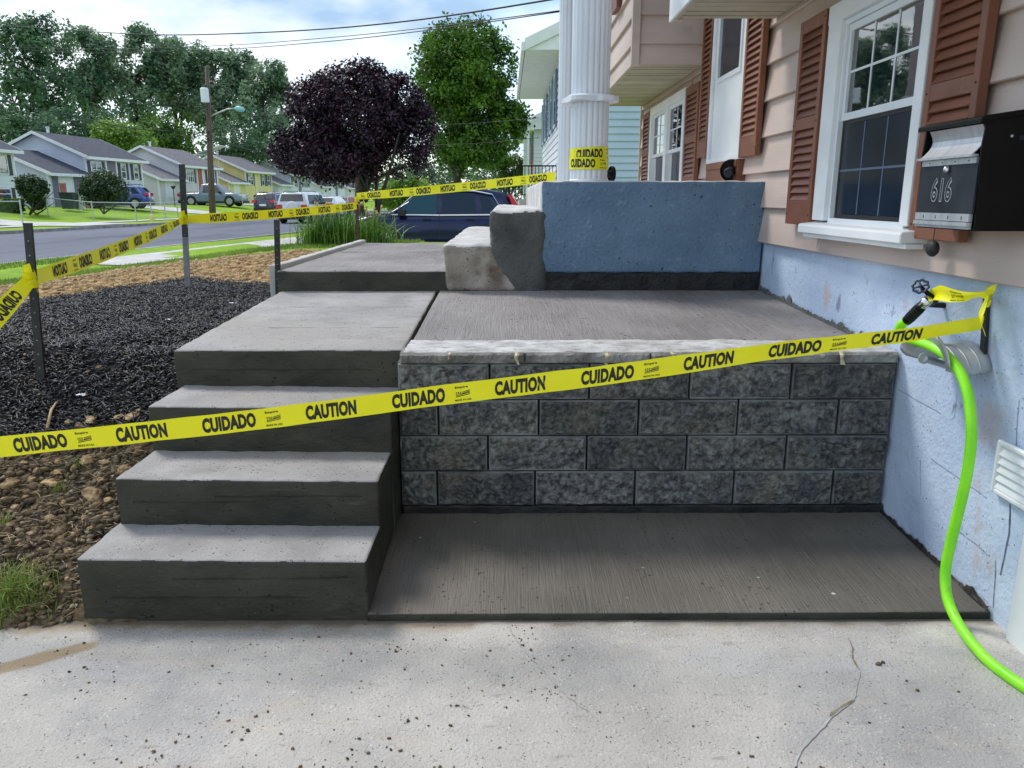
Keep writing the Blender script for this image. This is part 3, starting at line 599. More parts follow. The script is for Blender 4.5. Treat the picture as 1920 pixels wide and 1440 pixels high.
# ------------------------------------------------------------------ the house with the mailbox
WX = 1.50
hs = thing('house', 'house with pink beige siding, brown louvred shutters and a pale blue foundation', 'house', (1.6, 4, 0))
# foundation: a sheet with a real uneven surface
ys = np.linspace(2.085, 9.0, 230); zs = np.linspace(-.10, 1.046, 44); P, Q = np.meshgrid(ys, zs, indexing='ij'); X = np.zeros_like(P)
for i in range(P.shape[0]):
    for j in range(P.shape[1]):
        v = Vector((0, P[i, j], Q[i, j])); X[i, j] = 1.541 - .004 * mn.fractal(v * 3, .8, 2, 3) - .0012 * mn.noise(v * 22)
V1 = np.stack([X, P, Q], -1).reshape(-1, 3); ii = np.arange(len(V1)).reshape(P.shape)
F1 = np.stack([ii[:-1, :-1], ii[:-1, 1:], ii[1:, 1:], ii[1:, :-1]], -1).reshape(-1, 4)
k = len(V1); V1 = np.concatenate([V1, [(1.75, 2.085, -.1), (1.75, 9.0, -.1), (1.75, 9.0, 1.046), (1.75, 2.085, 1.046)]])
Fl = F1.tolist() + [[k, k + 1, k + 2, k + 3], [int(i) for i in ii[0, :]] + [k + 3, k], [int(i) for i in ii[-1, ::-1]] + [k + 1, k + 2]]
fo = mesh_obj('foundation_wall', V1, Fl, M['found'], hs, smooth=True)
box('foundation_wall', M['found'], hs, 1.60, 1.75, -3, 2.084, -.1, 1.046)
box('corner_board', M['whitetrim'], hs, 1.512, 1.60, 1.96, 2.073, -.02, 1.03)
def wall_line(pxs, wd=.0014, X0=1.5345, m='hair', name='crack', par=None):
    pts = []
    P = [onX(x, y, 1.54) for x, y in pxs]
    for i in range(len(P) - 1):
        kk = max(2, int((P[i + 1] - P[i]).length / .012)); pts += [P[i].lerp(P[i + 1], q / kk) for q in range(kk)]
    pts.append(P[-1]); V2 = []
    for i, p in enumerate(pts):
        d = (pts[min(i + 1, len(pts) - 1)] - pts[max(i - 1, 0)]).normalized(); nn = Vector((0, -d.z, d.y))
        v0 = Vector((0, p.y, p.z)); xx = 1.541 - .004 * mn.fractal(v0 * 3, .8, 2, 3) - .0012 * mn.noise(v0 * 22) - .0016
        wv = wd * (.7 + .9 * abs(mn.noise(Vector((i * .4, p.y * 9, 0)))))
        sh = .003 * mn.noise(Vector((i * .2, p.y * 4, 2)))
        for s in (-1, 1): q = p + nn * (wv * s + sh); V2.append((xx, q.y, q.z))
    F2 = [(2 * i, 2 * i + 1, 2 * i + 3, 2 * i + 2) for i in range(len(pts) - 1)]
    return mesh_obj(name, V2, F2, M[m], par or fo)
wall_line([(1683, 730), (1745, 765), (1765, 775)], .0009); wall_line([(1745, 860), (1795, 896), (1850, 935)], .0009)
wall_line([(1792, 992), (1830, 1020), (1855, 1042)], .001); wall_line([(1895, 945), (1894, 1000), (1886, 1040), (1876, 1078)], .0028)
wall_line([(1905, 860), (1908, 780), (1912, 750)], .0012); wall_line([(1868, 1050), (1862, 1140)], .0016)
wall_line([(1795, 740), (1790, 780), (1782, 788)], .0010); wall_line([(1725, 860), (1727, 930)], .0007)
# dirt scraped along the wall foot above the patio and the damp strip above the lower pad
def foot(y0, y1, zf, h, m, name, seed):
    yy = np.linspace(y0, y1, int((y1 - y0) / .012)); V2 = []
    for y in yy:
        hh = h * (.25 + .9 * abs(mn.fractal(Vector((y * 9, seed, 0)), .7, 2.2, 4)) + .5 * max(0, mn.noise(Vector((y * 2.2, seed + 3, 0)))))
        for (dx, q) in ((-.014, 0), (-.009, .45), (-.003, 1)): V2.append((1.537 + dx, y, zf(y) - .003 + hh * q))
    ii = np.arange(len(V2)).reshape(-1, 3)
    return mesh_obj(name, V2, np.stack([ii[:-1, :-1], ii[:-1, 1:], ii[1:, 1:], ii[1:, :-1]], -1).reshape(-1, 4), m, hs)
foot(3.1, 4.66, lambda y: .70 + .0375 * (y - 3.1), .045, M['stucco'], 'mortar_splash', 3)
foot(2.2, 2.93, lambda y: .021 + .04 * (y - 2.2), .035, M['tar'], 'mortar_splash', 8)

# siding planks
E_ = .2
def planks(zz0, n, cuts, y0=2.0 - 4.2, y1=9.0):
    for k in range(n):
        z0 = zz0 + k * E_; z1 = z0 + E_; cur = [(y0, y1)]
        for (a, c, zl, zh) in cuts:
            if z1 > zl + .03 and z0 < zh - .03:
                nx_ = []
                for (p, q) in cur:
                    if c <= p or a >= q: nx_.append((p, q)); continue
                    if a > p: nx_.append((p, a))
                    if c < q: nx_.append((c, q))
                cur = nx_
        for (p, q) in cur:
            pr = [(WX, z0), (WX + .004, z0 - .004), (WX + .03, z0 - .004), (WX + .045, z0), (WX + .045, z1 - .002), (WX + .027, z1 - .002)]
            mb = MB(); mb.prism([(x, z) for x, z in pr], 'y', p, q); mb.build('siding_plank', M['siding'], hs)
box('core_wall', M['blackmat'], hs, 1.56, 1.7, -2.2, 9.0, 1.046, 5.2)
for (p, q, z0_, z1_) in ((2.861, 3.769, 1.05, 1.138), (2.861, 3.769, 2.142, 2.2495), (6.661, 8.269, 2.188, 2.2495), (5.061, 5.879, 1.05, 1.399)):
    mb = MB(); mb.prism([(WX, z0_), (WX + .004, z0_ - .004), (WX + .045, z0_ - .004), (WX + .045, z1_), (WX + .02, z1_)], 'y', p, q); mb.build('siding_plank', M['siding'], hs)
planks(1.05, 20, [(2.86, 3.77, 1.16, 2.14), (5.06, 5.88, 1.45, 3.4), (6.66, 8.27, 1.2, 2.2)])
box('corner_board', M['siding'], hs, 1.492, 1.56, 9.0, 9.03, 1.04, 5.2)

def shutter(y0, y1, z0, z1, mid=True, x=WX - .002, xo=-1, par=None):
    s = MB(); t = .034; f = .036
    xa, xb = x - t, x
    s.box(xa, xb, y0, y0 + f, z0, z1); s.box(xa, xb, y1 - f, y1, z0, z1)
    s.box(xa + .001, xb, y0 + f, y1 - f, z0, z0 + .115); s.box(xa + .001, xb, y0 + f, y1 - f, z1 - .06, z1)
    s.box(xb - .008, xb - .002, y0 + f, y1 - f, z0 + .115, z1 - .06)
    zm = z0 + (z1 - z0) * .50
    if mid: s.box(xa + .001, xb, y0 + f, y1 - f, zm - .028, zm + .028)
    o = s.build('shutter', M['shutter'], par or hs)
    mod = o.modifiers.new('bevel', 'BEVEL'); mod.width = .003; mod.segments = 2
    segs = [(z0 + .115, zm - .028), (zm + .028, z1 - .06)] if mid else [(z0 + .115, z1 - .06)]
    data = None
    for a, c in segs:
        n_ = max(1, round((c - a) / .0385)); h = (c - a) / n_
        for k in range(n_):
            zc = a + h * (k + .5)
            if data is None:
                yw = (y1 - y0) / 2 - f - .001
                mb = MB(); mb.prism([(-.014, -.016), (-.010, -.019), (.012, .012), (.010, .018), (.006, .017)], 'y', -yw, yw)
                lo_ = mb.build('louver', M['shutter'], None); data = lo_.data
            else:
                lo_ = bpy.data.objects.new('louver', data); col.objects.link(lo_)
            lo_.parent = o; lo_.location = (x - .020 - hs.location.x, (y0 + y1) / 2 - hs.location.y, zc - hs.location.z) 
    # screws
    mb = MB()
    for z in (z0 + .05, z1 - .03, zm):
        for y in (y0 + .016, y1 - .016): mb.lathe([(.004, 0), (.004, -.002), (.001, -.003)], (xa, y, z), 'x', 8)
    mb.build('screws', M['blackmat'], o, world=True)
    return o
shutter(3.80, 4.12, 1.172, 2.145); shutter(2.525, 2.845, 1.160, 2.145)
shutter(5.885, 6.16, 1.60, 2.95, False); shutter(4.72, 5.055, 1.55, 2.95, False)
shutter(8.29, 8.66, 1.35, 2.17); shutter(6.22, 6.64, 1.35, 2.17)

# window beside the mailbox
wn = MB(); x0_, x1_ = WX - .035, WX + .05
wn.box(x0_, x1_, 3.63, 3.765, 1.20, 2.135); wn.box(x0_, x1_, 2.862, 2.925, 1.20, 2.135); wn.box(x0_ - .004, x1_, 2.862, 3.765, 2.06, 2.14)
win = wn.build('window', M['whitetrim'], hs); md = win.modifiers.new('bevel', 'BEVEL'); md.width = .004; md.segments = 2
wn = MB(); xs_ = WX + .012
def frame(mb, xa, xb, y0, y1, z0, z1, f, fz=None):
    fz = fz or f
    mb.box(xa, xb, y0, y0 + f, z0, z1); mb.box(xa, xb, y1 - f, y1, z0, z1); mb.box(xa, xb, y0 + f, y1 - f, z0, z0 + fz); mb.box(xa, xb, y0 + f, y1 - f, z1 - fz, z1)
mb = MB(); frame(mb, WX - .015, WX + .05, 2.926, 3.629, 1.19, 2.059, .022); mb.build('window_frame', M['sash'], win)
mb = MB(); frame(mb, WX - .004, WX + .022, 2.95, 3.605, 1.635, 2.035, .026, .03); mb.build('sash', M['sash'], win)
mb = MB(); frame(mb, WX + .018, WX + .04, 2.95, 3.605, 1.215, 1.66, .030, .03); mb.build('sash', M['sash'], win)
box('pane', M['glass'], win, WX + .008, WX + .014, 2.978, 3.578, 1.667, 2.003)
box('pane', M['glass'], win, WX + .028, WX + .034, 2.981, 3.574, 1.246, 1.63)
mb = MB(); frame(mb, WX + .004, WX + .010, 2.955, 3.60, 1.215, 1.632, .014); mb.build('screen_frame', M['blackmat'], win)
box('insect_screen', M['screen'], win, WX + .0055, WX + .0075, 2.97, 3.585, 1.23, 1.617)
mb = MB()
for k in (1, 2):
    y = 2.978 + .6 * k / 3; mb.box(WX + .005, WX + .0075, y - .005, y + .005, 1.667, 2.003)
mb.box(WX + .0052, WX + .0072, 2.978, 3.578, 1.832, 1.842); mb.build('muntin', M['sash'], win)
mb = MB()
for k in (1, 2):
    y = 2.978 + .6 * k / 3; mb.box(WX + .0040, WX + .0051, y - .004, y + .004, 1.232, 1.615)
mb.box(WX + .0041, WX + .0052, 2.972, 3.583, 1.416, 1.425); mb.build('muntin', mat('muntin_behind_screen', (.10, .14, .22), None, rough=.5), win)
mb = MB(); mb.prism([(WX - .085, 1.140), (WX - .085, 1.176), (WX - .080, 1.182), (WX + .03, 1.196), (WX + .03, 1.140)], 'y', 2.80, 3.80)
sl = mb.build('sill', M['whitetrim'], win); sl.modifiers.new('bevel', 'BEVEL').width = .004
mb = MB(); mb.box(WX - .066, WX - .002, 2.79, 3.775, 1.122, 1.139); mb.build('sill', M['whitetrim'], win)

# door panel between shutters
mb = MB(); frame(mb, WX - .03, WX + .05, 5.065, 5.875, 1.545, 3.4, .05, .03)
dr_ = mb.build('door', M['whitetrim'], hs)
mb = MB(); z_ = 2.12
mb.box(WX - .012, WX + .02, 5.118, 5.822, 1.578, 2.10); mb.box(WX - .012, WX + .02, 5.118, 5.19, 2.10, 3.3); mb.box(WX - .012, WX + .02, 5.75, 5.822, 2.10, 3.3)
mb.build('door_panel', M['whitetrim'], dr_)
mb = MB(); frame(mb, WX - .022, WX + .01, 5.185, 5.755, 2.085, 3.3, .03); mb.build('sash', M['sash'], dr_)
box('pane', M['screen'], dr_, WX - .004, WX + .004, 5.21, 5.73, 2.11, 3.28)
mb = MB(); mb.box(WX - .028, WX + .04, 5.07, 5.87, 1.40, 1.543); mb.box(WX - .036, WX - .0285, 5.09, 5.85, 1.50, 1.543); mb.build('threshold', M['shutter'], dr_)

# double window under the far bay
mb = MB(); frame(mb, WX - .035, WX + .05, 6.67, 8.26, 1.30, 2.185, .085, .07); mb.box(WX - .03, WX + .05, 7.40, 7.52, 1.36, 2.12)
w2 = mb.build('window', M['whitetrim'], hs)
for (a, c) in ((6.757, 7.398), (7.522, 8.173)):
    mb = MB(); frame(mb, WX - .01, WX + .02, a, c, 1.70, 2.113, .03); mb.build('sash', M['sash'], w2)
    mb = MB(); frame(mb, WX + .021, WX + .04, a, c, 1.372, 1.73, .03); mb.build('sash', M['sash'], w2)
    box('pane', M['glass'], w2, WX, WX + .006, a + .031, c - .031, 1.731, 2.082)
    box('pane', M['screen'], w2, WX + .028, WX + .034, a + .031, c - .031, 1.403, 1.699)
    mb = MB(); m_ = (a + c) / 2; mb.box(WX - .004, WX - .0005, m_ - .006, m_ + .006, 1.731, 2.082); mb.box(WX - .0035, WX - .0008, a + .031, c - .031, 1.895, 1.907); mb.build('muntin', M['sash'], w2)

# the two upper bays
def bay(X0, Y0, Y1, z0, near_face=True, panels=True):
    b_ = box('bay', M['blackmat'], hs, X0 + .03, WX + .05, Y0 + .03, Y1 - .03, z0 + .02, 5.2)
    k = 0; z = z0
    while z < 5.0:
        h = .145 if (k == 0 and near_face) else E_
        pr = [(0, 0), (.004, -.004), (.03, -.004), (.03, h), (.024, h - .002)]
        mb = MB(); mb.prism([(X0 + p, z + q) for p, q in pr], 'y', Y0 + .05, Y1 - .05); mb.build('siding_plank', M['siding'], b_)
        if near_face:
            mb = MB(); mb.prism([(Y0 + p, z + q) for p, q in pr], 'x', X0 + .05, WX - .001); mb.build('siding_plank', M['siding'], b_)
        z += h; k += 1
    mb = MB(); mb.box(X0 - .008, X0 + .049, Y0 - .008, Y0 + .049, z0 - .012, 5.0); mb.build('corner_board', M['siding'], b_)
    mb = MB(); mb.box(X0 - .008, X0 + .049, Y1 - .049, Y1 + .008, z0 - .012, 5.0); mb.build('corner_board', M['siding'], b_)
    mb = MB(); mb.box(X0 - .004, X0 + .02, Y0 + .05, Y1 - .05, z0 - .012, z0 - .0045)
    mb.build('trim', M['soffit'], b_)
    y = Y0 + .05
    while y < Y1 - .05:
        e = min(y + .30, Y1 - .03)
        s = MB(); s.box(X0 + .021, WX - .002, y, e - .006, z0 - .002, z0 + .012)
        for q in (.1, .2):
            if y + q + .012 < e: s.box(X0 + .022, WX - .003, y + q, y + q + .006, z0 - .006, z0 - .0021)
        s.build('soffit_panel', M['soffit'], b_); y += .30
    return b_
bf = bay(.95, 6.2, 8.98, 2.29)
bn = bay(.93, 1.0, 4.66, 2.275)
mb = MB(); mb.box(.914, .9275, 1.0, 4.668, 2.262, 2.42); mb.build('fascia', M['whitetrim'], bn)
shs = shutter(6.90, 7.20, 2.84, 4.0, True, x=.945, par=bf)
for c_ in shs.children:
    if c_.name.startswith('louver'): pass
box('gutter_board', M['siding'], hs, 1.46, 1.50, -2.2, 9.0, 4.98, 5.2)
mb = MB(); mb.prism([(.5, 5.2), (.5, 5.32), (4.6, 6.9), (8.8, 5.32), (8.8, 5.2)], 'y', -2.4, 9.3); mb.build('roof', M['roofgrey'], hs)
box('side_wall', M['siding'], hs, 1.7, 8.0, 8.9, 9.0, 0, 5.2)

# ------------------------------------------------------------------ ground cover near the steps
def gzv(X, Y): return np.array([gz(float(a), float(b)) for a, b in zip(X, Y)])
def on_ground(px, py):
    r = _ray(px, py); t = 1.5
    while t < 200:
        x, y, z = r[0] * t, r[1] * t, 1.3 + r[2] * t
        if z <= gz(x, y): return Vector((x, y, gz(x, y)))
        t += .004 * (1 + t * .3)
    return Vector((x, y, z))
def clear(X, Y): return ~((X > -1.375) & (Y < 7.7)) & ~((X > -1.47) & (Y > 4.6) & (Y < 7.7)) & (Y > 2.14)
def slivers(name, m, n_, xr, yr, weight, ln, wd, th, tilt=.5, seed=1, lift=.004, maxn=None):
    rr = np.random.default_rng(seed); k = int(n_ * 3.5); X = rr.uniform(*xr, k); Y = yr[0] + (yr[1] - yr[0]) * rr.uniform(0, 1, k) ** 1.35
    ok = clear(X, Y); X, Y = X[ok], Y[ok]; Wt = weight(X, Y); ok = rr.uniform(0, 1, len(X)) < Wt; X, Y = X[ok][:n_], Y[ok][:n_]
    Z = gzv(X, Y) + lift + rr.uniform(0, 1, len(X)) ** 2 * .012; k = len(X)
    a = rr.uniform(0, 6.283, k); e = rr.normal(0, tilt, k); l_ = rr.uniform(.35, 1, k) * ln; w_ = rr.uniform(.4, 1, k) * wd; t_ = rr.uniform(.5, 1, k) * th
    d = np.stack([np.cos(a) * np.cos(e), np.sin(a) * np.cos(e), np.sin(e)], -1); s_ = np.stack([-np.sin(a), np.cos(a), rr.normal(0, .4, k)], -1)
    u_ = np.cross(d, s_); C = np.stack([X, Y, Z], -1); l_, w_, t_ = l_[:, None], w_[:, None], t_[:, None]
    bend = rr.normal(0, .22, k)[:, None]
    P = np.stack([C - d * l_ / 2, C + s_ * w_ / 2 + u_ * bend * l_ * .3, C - s_ * w_ / 2 + u_ * bend * l_ * .3, C + u_ * (t_ + bend * l_ * .3), C + d * l_ / 2], 1)
    T = np.array([[0, 2, 3], [0, 3, 1], [0, 1, 2], [4, 3, 2], [4, 1, 3], [4, 2, 1]])
    F_ = (T[None] + (np.arange(k) * 5)[:, None, None]).reshape(-1, 3)
    return mesh_obj(name, P.reshape(-1, 3), F_, m)
o = slivers('mulch', M['mulch'], 40000, (-4.6, -1.3), (2.8, 7.2), lambda X, Y: zones(X, Y)[0] * (1 - .45 * smooth((Y - 4.5) / 2)), .075, .0125, .005, .38, 1); tag(o, 'black shredded bark mulch spread over the bed', kind='stuff')
o = slivers('mulch_scatter', M['mulch'], 2500, (-3.2, -1.3), (2.4, 7.9), lambda X, Y: (1 - zones(X, Y)[0]) * np.exp(-np.abs(Y - 3.0) * 1.2), .045, .007, .004, .3, 2); tag(o, 'stray mulch shreds over the bare soil', kind='stuff')
o = slivers('straw', M['straw'], 15000, (-5.5, -1.3), (4.4, 11), lambda X, Y: zones(X, Y)[2], .075, .008, .003, .2, 3); tag(o, 'tan straw and topsoil crumbs along the far side of the bed', kind='stuff')
o = slivers('dead_grass', M['straw'], 700, (-2.4, -1.3), (2.2, 3.1), lambda X, Y: zones(X, Y)[1], .10, .0028, .002, .3, 4, .012); tag(o, 'dry grass roots in the soil', kind='stuff')
def scatter(n_, xr, yr, weight, smin, smax, seed):
    rr = np.random.default_rng(seed); k = n_ * 4; X = rr.uniform(*xr, k); Y = rr.uniform(*yr, k); ok = clear(X, Y); X, Y = X[ok], Y[ok]
    ok = rr.uniform(0, 1, len(X)) < weight(X, Y); X, Y = X[ok][:n_], Y[ok][:n_]; S = smin + (smax - smin) * rr.uniform(0, 1, len(X)) ** 3
    return np.stack([X, Y, gzv(X, Y) + S * .25, S], -1)
sw = lambda X, Y: zones(X, Y)[1]
tag(blobs('gravel', M['pebble'], scatter(2400, (-2.6, -1.3), (2.15, 3.1), sw, .004, .014, 5), seed=5), 'grey pebbles in the bare soil beside the steps', kind='stuff')
tag(blobs('soil_crumbs', M['clod'], scatter(7000, (-2.6, -1.3), (2.13, 3.1), sw, .003, .020, 6), seed=6), 'dark soil crumbs beside the steps', kind='stuff')
tag(blobs('topsoil_crumbs', mat('tan_soil_crumb', (.26, .16, .07), (.62, .44, .24), 12, .9, 1, 60, .004), scatter(5200, (-5.5, -1.3), (4.6, 11), lambda X, Y: zones(X, Y)[2], .008, .034, 7), seed=7), 'tan crumbly topsoil', kind='stuff')
o = blobs('lawn_crumbs', M['pebble'], scatter(140, (-4.4, -1.4), (3, 7), lambda X, Y: zones(X, Y)[0], .006, .016, 17), seed=17); tag(o, 'small stones lying in the black mulch', kind='stuff'); o.name = 'mulch_gravel'
def rock(p, s, sz=.7, seed=0):
    bm = bmesh.new(); bmesh.ops.create_icosphere(bm, subdivisions=3, radius=1)
    ax = (random.uniform(.8, 1.35), random.uniform(.6, .95), sz * random.uniform(.6, 1)); th = random.uniform(0, 6.3)
    for v in bm.verts:
        q = v.co.copy(); f = 1 + .42 * mn.noise(q * 1.3 + Vector((seed, 0, 0))) + .20 * mn.noise(q * 3.1 + Vector((0, seed, 0))) + .07 * mn.noise(q * 8)
        q = Vector((q.x * ax[0], q.y * ax[1], q.z * ax[2])) * f * s; v.co = Matrix.Rotation(th, 3, 'Z') @ q
    me = bpy.data.meshes.new('rock'); bm.to_mesh(me); bm.free(); me.materials.append(M['rock'])
    o = bpy.data.objects.new('rock', me); col.objects.link(o); o.location = (p.x, p.y, p.z + s * .18)
    return o
rocks = [(175, 925, 34), (95, 905, 22), (110, 885, 18), (235, 880, 26), (95, 970, 17), (92, 1097, 22), (120, 1108, 12), (155, 1012, 16), (130, 1032, 15), (165, 860, 26), (215, 835, 15), (250, 780, 20), (225, 782, 16), (170, 785, 22), (150, 800, 18),
         (20, 905, 26), (70, 880, 14), (205, 935, 20), (140, 1002, 12), (45, 1050, 10), (180, 1040, 10), (30, 950, 16), (60, 1000, 12), (190, 900, 16), (200, 965, 12), (120, 940, 14), (75, 1030, 9), (130, 790, 14), (35, 1020, 9), (262, 770, 10), (50, 930, 11), (160, 970, 11), (100, 1055, 8), (50, 1120, 9),
         (110, 865, 16), (140, 875, 13), (195, 865, 17), (60, 900, 15), (10, 935, 12), (170, 990, 13), (115, 1010, 12), (85, 1070, 13), (150, 1060, 11), (205, 1005, 11), (125, 1085, 9), (20, 985, 14), (75, 950, 13), (140, 955, 12), (190, 815, 14), (90, 840, 17), (45, 868, 13), (15, 1075, 9), (235, 900, 11), (232, 815, 12)]
rks = []
for i, (x, y, d) in enumerate(rocks):
    p = on_ground(x, y + d * .2)
    if p.x > XL - .03: p.x = XL - .04
    s = d * .5 * p.y / 1500.
    rks.append((y, x, d, rock(p, s * 1.2, .75, i * 1.37)))
ordn = ['leftmost', 'second from the left', 'third from the left', 'fourth from the left', 'fifth from the left', 'sixth from the left', 'seventh from the left', 'eighth from the left', 'ninth from the left', 'tenth from the left', 'eleventh from the left', 'twelfth from the left', 'thirteenth from the left']
for lo_, hi_, where in ((0, 838, 'showing above the yellow tape'), (838, 882, 'just under the yellow tape'), (882, 922, 'in the second row below the tape'), (922, 962, 'in the row level with the third riser'), (962, 1002, 'level with the lowest tread'), (1002, 1050, 'beside the lowest step edge'), (1050, 1300, 'near the grass tuft')):
    row = sorted([q for q in rks if lo_ <= q[0] < hi_], key=lambda q: q[1])
    for k, q in enumerate(row): tag(q[3], ('large ' if q[2] > 21 else 'small ' if q[2] < 13 else '') + 'tan stone ' + where + ', ' + ordn[k], 'stone', 'stones in the soil beside the steps')
mrk = []
for i, (x, y, d) in enumerate([(125, 640, 14), (112, 662, 11), (398, 790, 11), (165, 700, 12), (240, 700, 11), (186, 690, 15), (440, 570, 8), (330, 555, 8), (52, 810, 12), (118, 808, 13), (47, 570, 14), (190, 515, 8)]):
    if x > 320: continue
    p = on_ground(x, y); tag(rock(p, d * .5 * p.y / 1500., .7, i * 2.1 + 90), ['brown stone in the mulch right of the nearest stake', 'brown stone in the mulch just below its neighbour right of the nearest stake', '', 'brown stone in the mulch above the white scrap', 'brown stone in the mulch midway between nearest stake and landing', 'smaller brown stone in the mulch above the flat white scrap', '', '', 'brown stone at the mulch edge just above the tape at left', 'brown stone at the mulch edge beside the brown stick', 'brown stone in the mulch left of the nearest stake', 'dark stone at the back of the mulch left of the tall stake'][i], 'stone', 'stones showing through the mulch')
# litter and sticks
for (x, y, w_, lab) in ((155, 747, .026, 'flat white scrap lying on the mulch beside the second step'), (318, 604, .024, 'crumpled white scrap lying on the black mulch'), (438, 572, .03, 'clear plastic scrap on the mulch near the landing')):
    p = on_ground(x, y); V_ = []
    for i in range(5):
        for j in range(4): V_.append((p.x + (i / 4 - .5) * w_ * 1.6, p.y + (j / 3 - .5) * w_, p.z + .016 + .010 * mn.noise(Vector((i * .9, j * .9, x)))))
    F_ = [(4 * i + j, 4 * i + j + 4, 4 * i + j + 5, 4 * i + j + 1) for i in range(4) for j in range(3)]
    sc_o = mesh_obj('litter', V_, F_, M['litter']); tag(sc_o, lab, 'litter'); sc_o.modifiers.new('thick', 'SOLIDIFY').thickness = .002
for (a, b_, r_, lab) in (((90, 812), (108, 768), .006, 'brown stick poking out of the mulch edge'), ((-30, 890), (36, 862), .008, 'curved pale stick lying on the soil at the left edge')):
    p, q = on_ground(*a), on_ground(*b_); p.z += .02; q.z += .03; mid = (p + q) / 2 + Vector((0, 0, .02)); o = MB().tube([p, mid, q], [r_, r_ * .9, r_ * .6], 7).build('stick', M['straw'], smooth=True); tag(o, lab, 'stick')
# grass
def blades(name, m, n_, pos, h, wd, seed=1, lean=.5, segs=2):
    "pos(rr,k) gives k base points"
    rr = np.random.default_rng(seed); P = pos(rr, n_); k = len(P); a = rr.uniform(0, 6.283, k); H = h * rr.uniform(.45, 1, k); W = wd * rr.uniform(.6, 1, k)
    ln_ = np.abs(rr.normal(0, lean, k)); d = np.stack([np.cos(a), np.sin(a), 0 * a], -1); s_ = np.stack([-np.sin(a), np.cos(a), 0 * a], -1)
    rows_ = []
    for q in range(segs + 1):
        t = q / segs; c = P + d * (ln_ * H * t * t)[:, None] + np.array([0, 0, 1.]) * (H * (t - .35 * np.minimum(ln_, 1.4) * t * t))[:, None]
        if q < segs: rows_ += [c - s_ * (W * (1 - .5 * t) / 2)[:, None], c + s_ * (W * (1 - .5 * t) / 2)[:, None]]
        else: rows_ += [c]
    Q = np.stack(rows_, 1); nv = Q.shape[1]; T = []
    for q in range(segs - 1): T += [[2 * q, 2 * q + 1, 2 * q + 3], [2 * q, 2 * q + 3, 2 * q + 2]]
    T += [[2 * segs - 2, 2 * segs - 1, 2 * segs]]
    F_ = (np.array(T)[None] + (np.arange(k) * nv)[:, None, None]).reshape(-1, 3)
    return mesh_obj(name, Q.reshape(-1, 3), F_, m)
def patch(xr, yr, w_):
    def f(rr, k):
        X = rr.uniform(*xr, k * 3); Y = yr[0] + (yr[1] - yr[0]) * rr.uniform(0, 1, k * 3) ** 1.2
        ok = clear(X, Y); X, Y = X[ok], Y[ok]; ok = rr.uniform(0, 1, len(X)) < w_(X, Y); X, Y = X[ok][:k], Y[ok][:k]
        return np.stack([X, Y, gzv(X, Y) - .004], -1)
    return f
def not_paved(X, Y):
    u, t = to_uv(X, Y); return ((u > -9.2) | ((u < -10.7) & (u > -11.5))).astype(float)
tag(blades('lawn_grass', M['grassblade'], 52000, patch((-11, -1.4), (6.5, 17), lambda X, Y: zones(X, Y)[3] * not_paved(X, Y)), .085, .013, 3), 'yellow green lawn grass beyond the bare soil', kind='stuff')
p0 = on_ground(22, 1122)
def tuft(c, r_): return lambda rr, k: (lambda X, Y: np.stack([X, Y, gzv(X, Y) - .004], -1))(c.x + rr.normal(0, r_, k), np.maximum(2.15, c.y + rr.normal(0, r_ * .6, k)))
o = blades('grass_tuft', M['grassblade'], 420, tuft(p0, .06), .10, .004, 4, .9, 4); tag(o, 'ragged green grass tuft in the soil at the driveway edge', 'grass tuft')
for i, (x, y) in enumerate(((150, 880), (110, 925), (10, 985))):
    o = blades('grass_sprig', M['grassblade'], 26, tuft(on_ground(x, y), .012), .07, .003, 20 + i, .9, 4); tag(o, ('small grass sprig between the tan stones', 'second small grass sprig below the yellow tape', 'grass sprig at the left edge of the soil')[i], 'grass sprig')
# clump of daylilies behind the walkway
for i, (x, h_, n_, lab) in enumerate(((600, .54, 300, 'left clump of tall strappy daylily leaves behind the edging'), (650, .56, 340, 'middle clump of tall strappy leaves behind the thin rusty stake'), (700, .50, 300, 'right clump of leaves with yellowing flowers near the dark car'))):
    c = onZ(x, 462, .60); c.z = gz(c.x, c.y); dl = thing('daylily', lab, 'plant', c, group='daylilies behind the walkway')
    def posl(rr, k): return np.stack([c.x + rr.normal(0, .15, k), c.y + rr.normal(0, .15, k), np.full(k, c.z)], -1)
    lv = blades('leaves', M['lily'], n_, posl, h_ * 1.12, .022, 40 + i, .7, 5)
    lv.parent = dl; lv.location = (-c.x, -c.y, -c.z)
    mb = MB(); sd2 = []
    for k in range(14):
        a = random.uniform(0, 6.28); r_ = random.uniform(.02, .30); hh = random.uniform(.8, 1.2) * h_
        b0 = Vector((c.x, c.y, c.z)); tp = b0 + Vector((math.cos(a) * r_, math.sin(a) * r_, hh)); mb.tube([b0, b0.lerp(tp, .6) + Vector((0, 0, .04)), tp], .004, 5); sd2.append((tp.x, tp.y, tp.z, .022))
    mb.build('stem', M['lily'], dl); blobs('flower', M['seed'], sd2, dl, 1.2, 1, 8 + i)

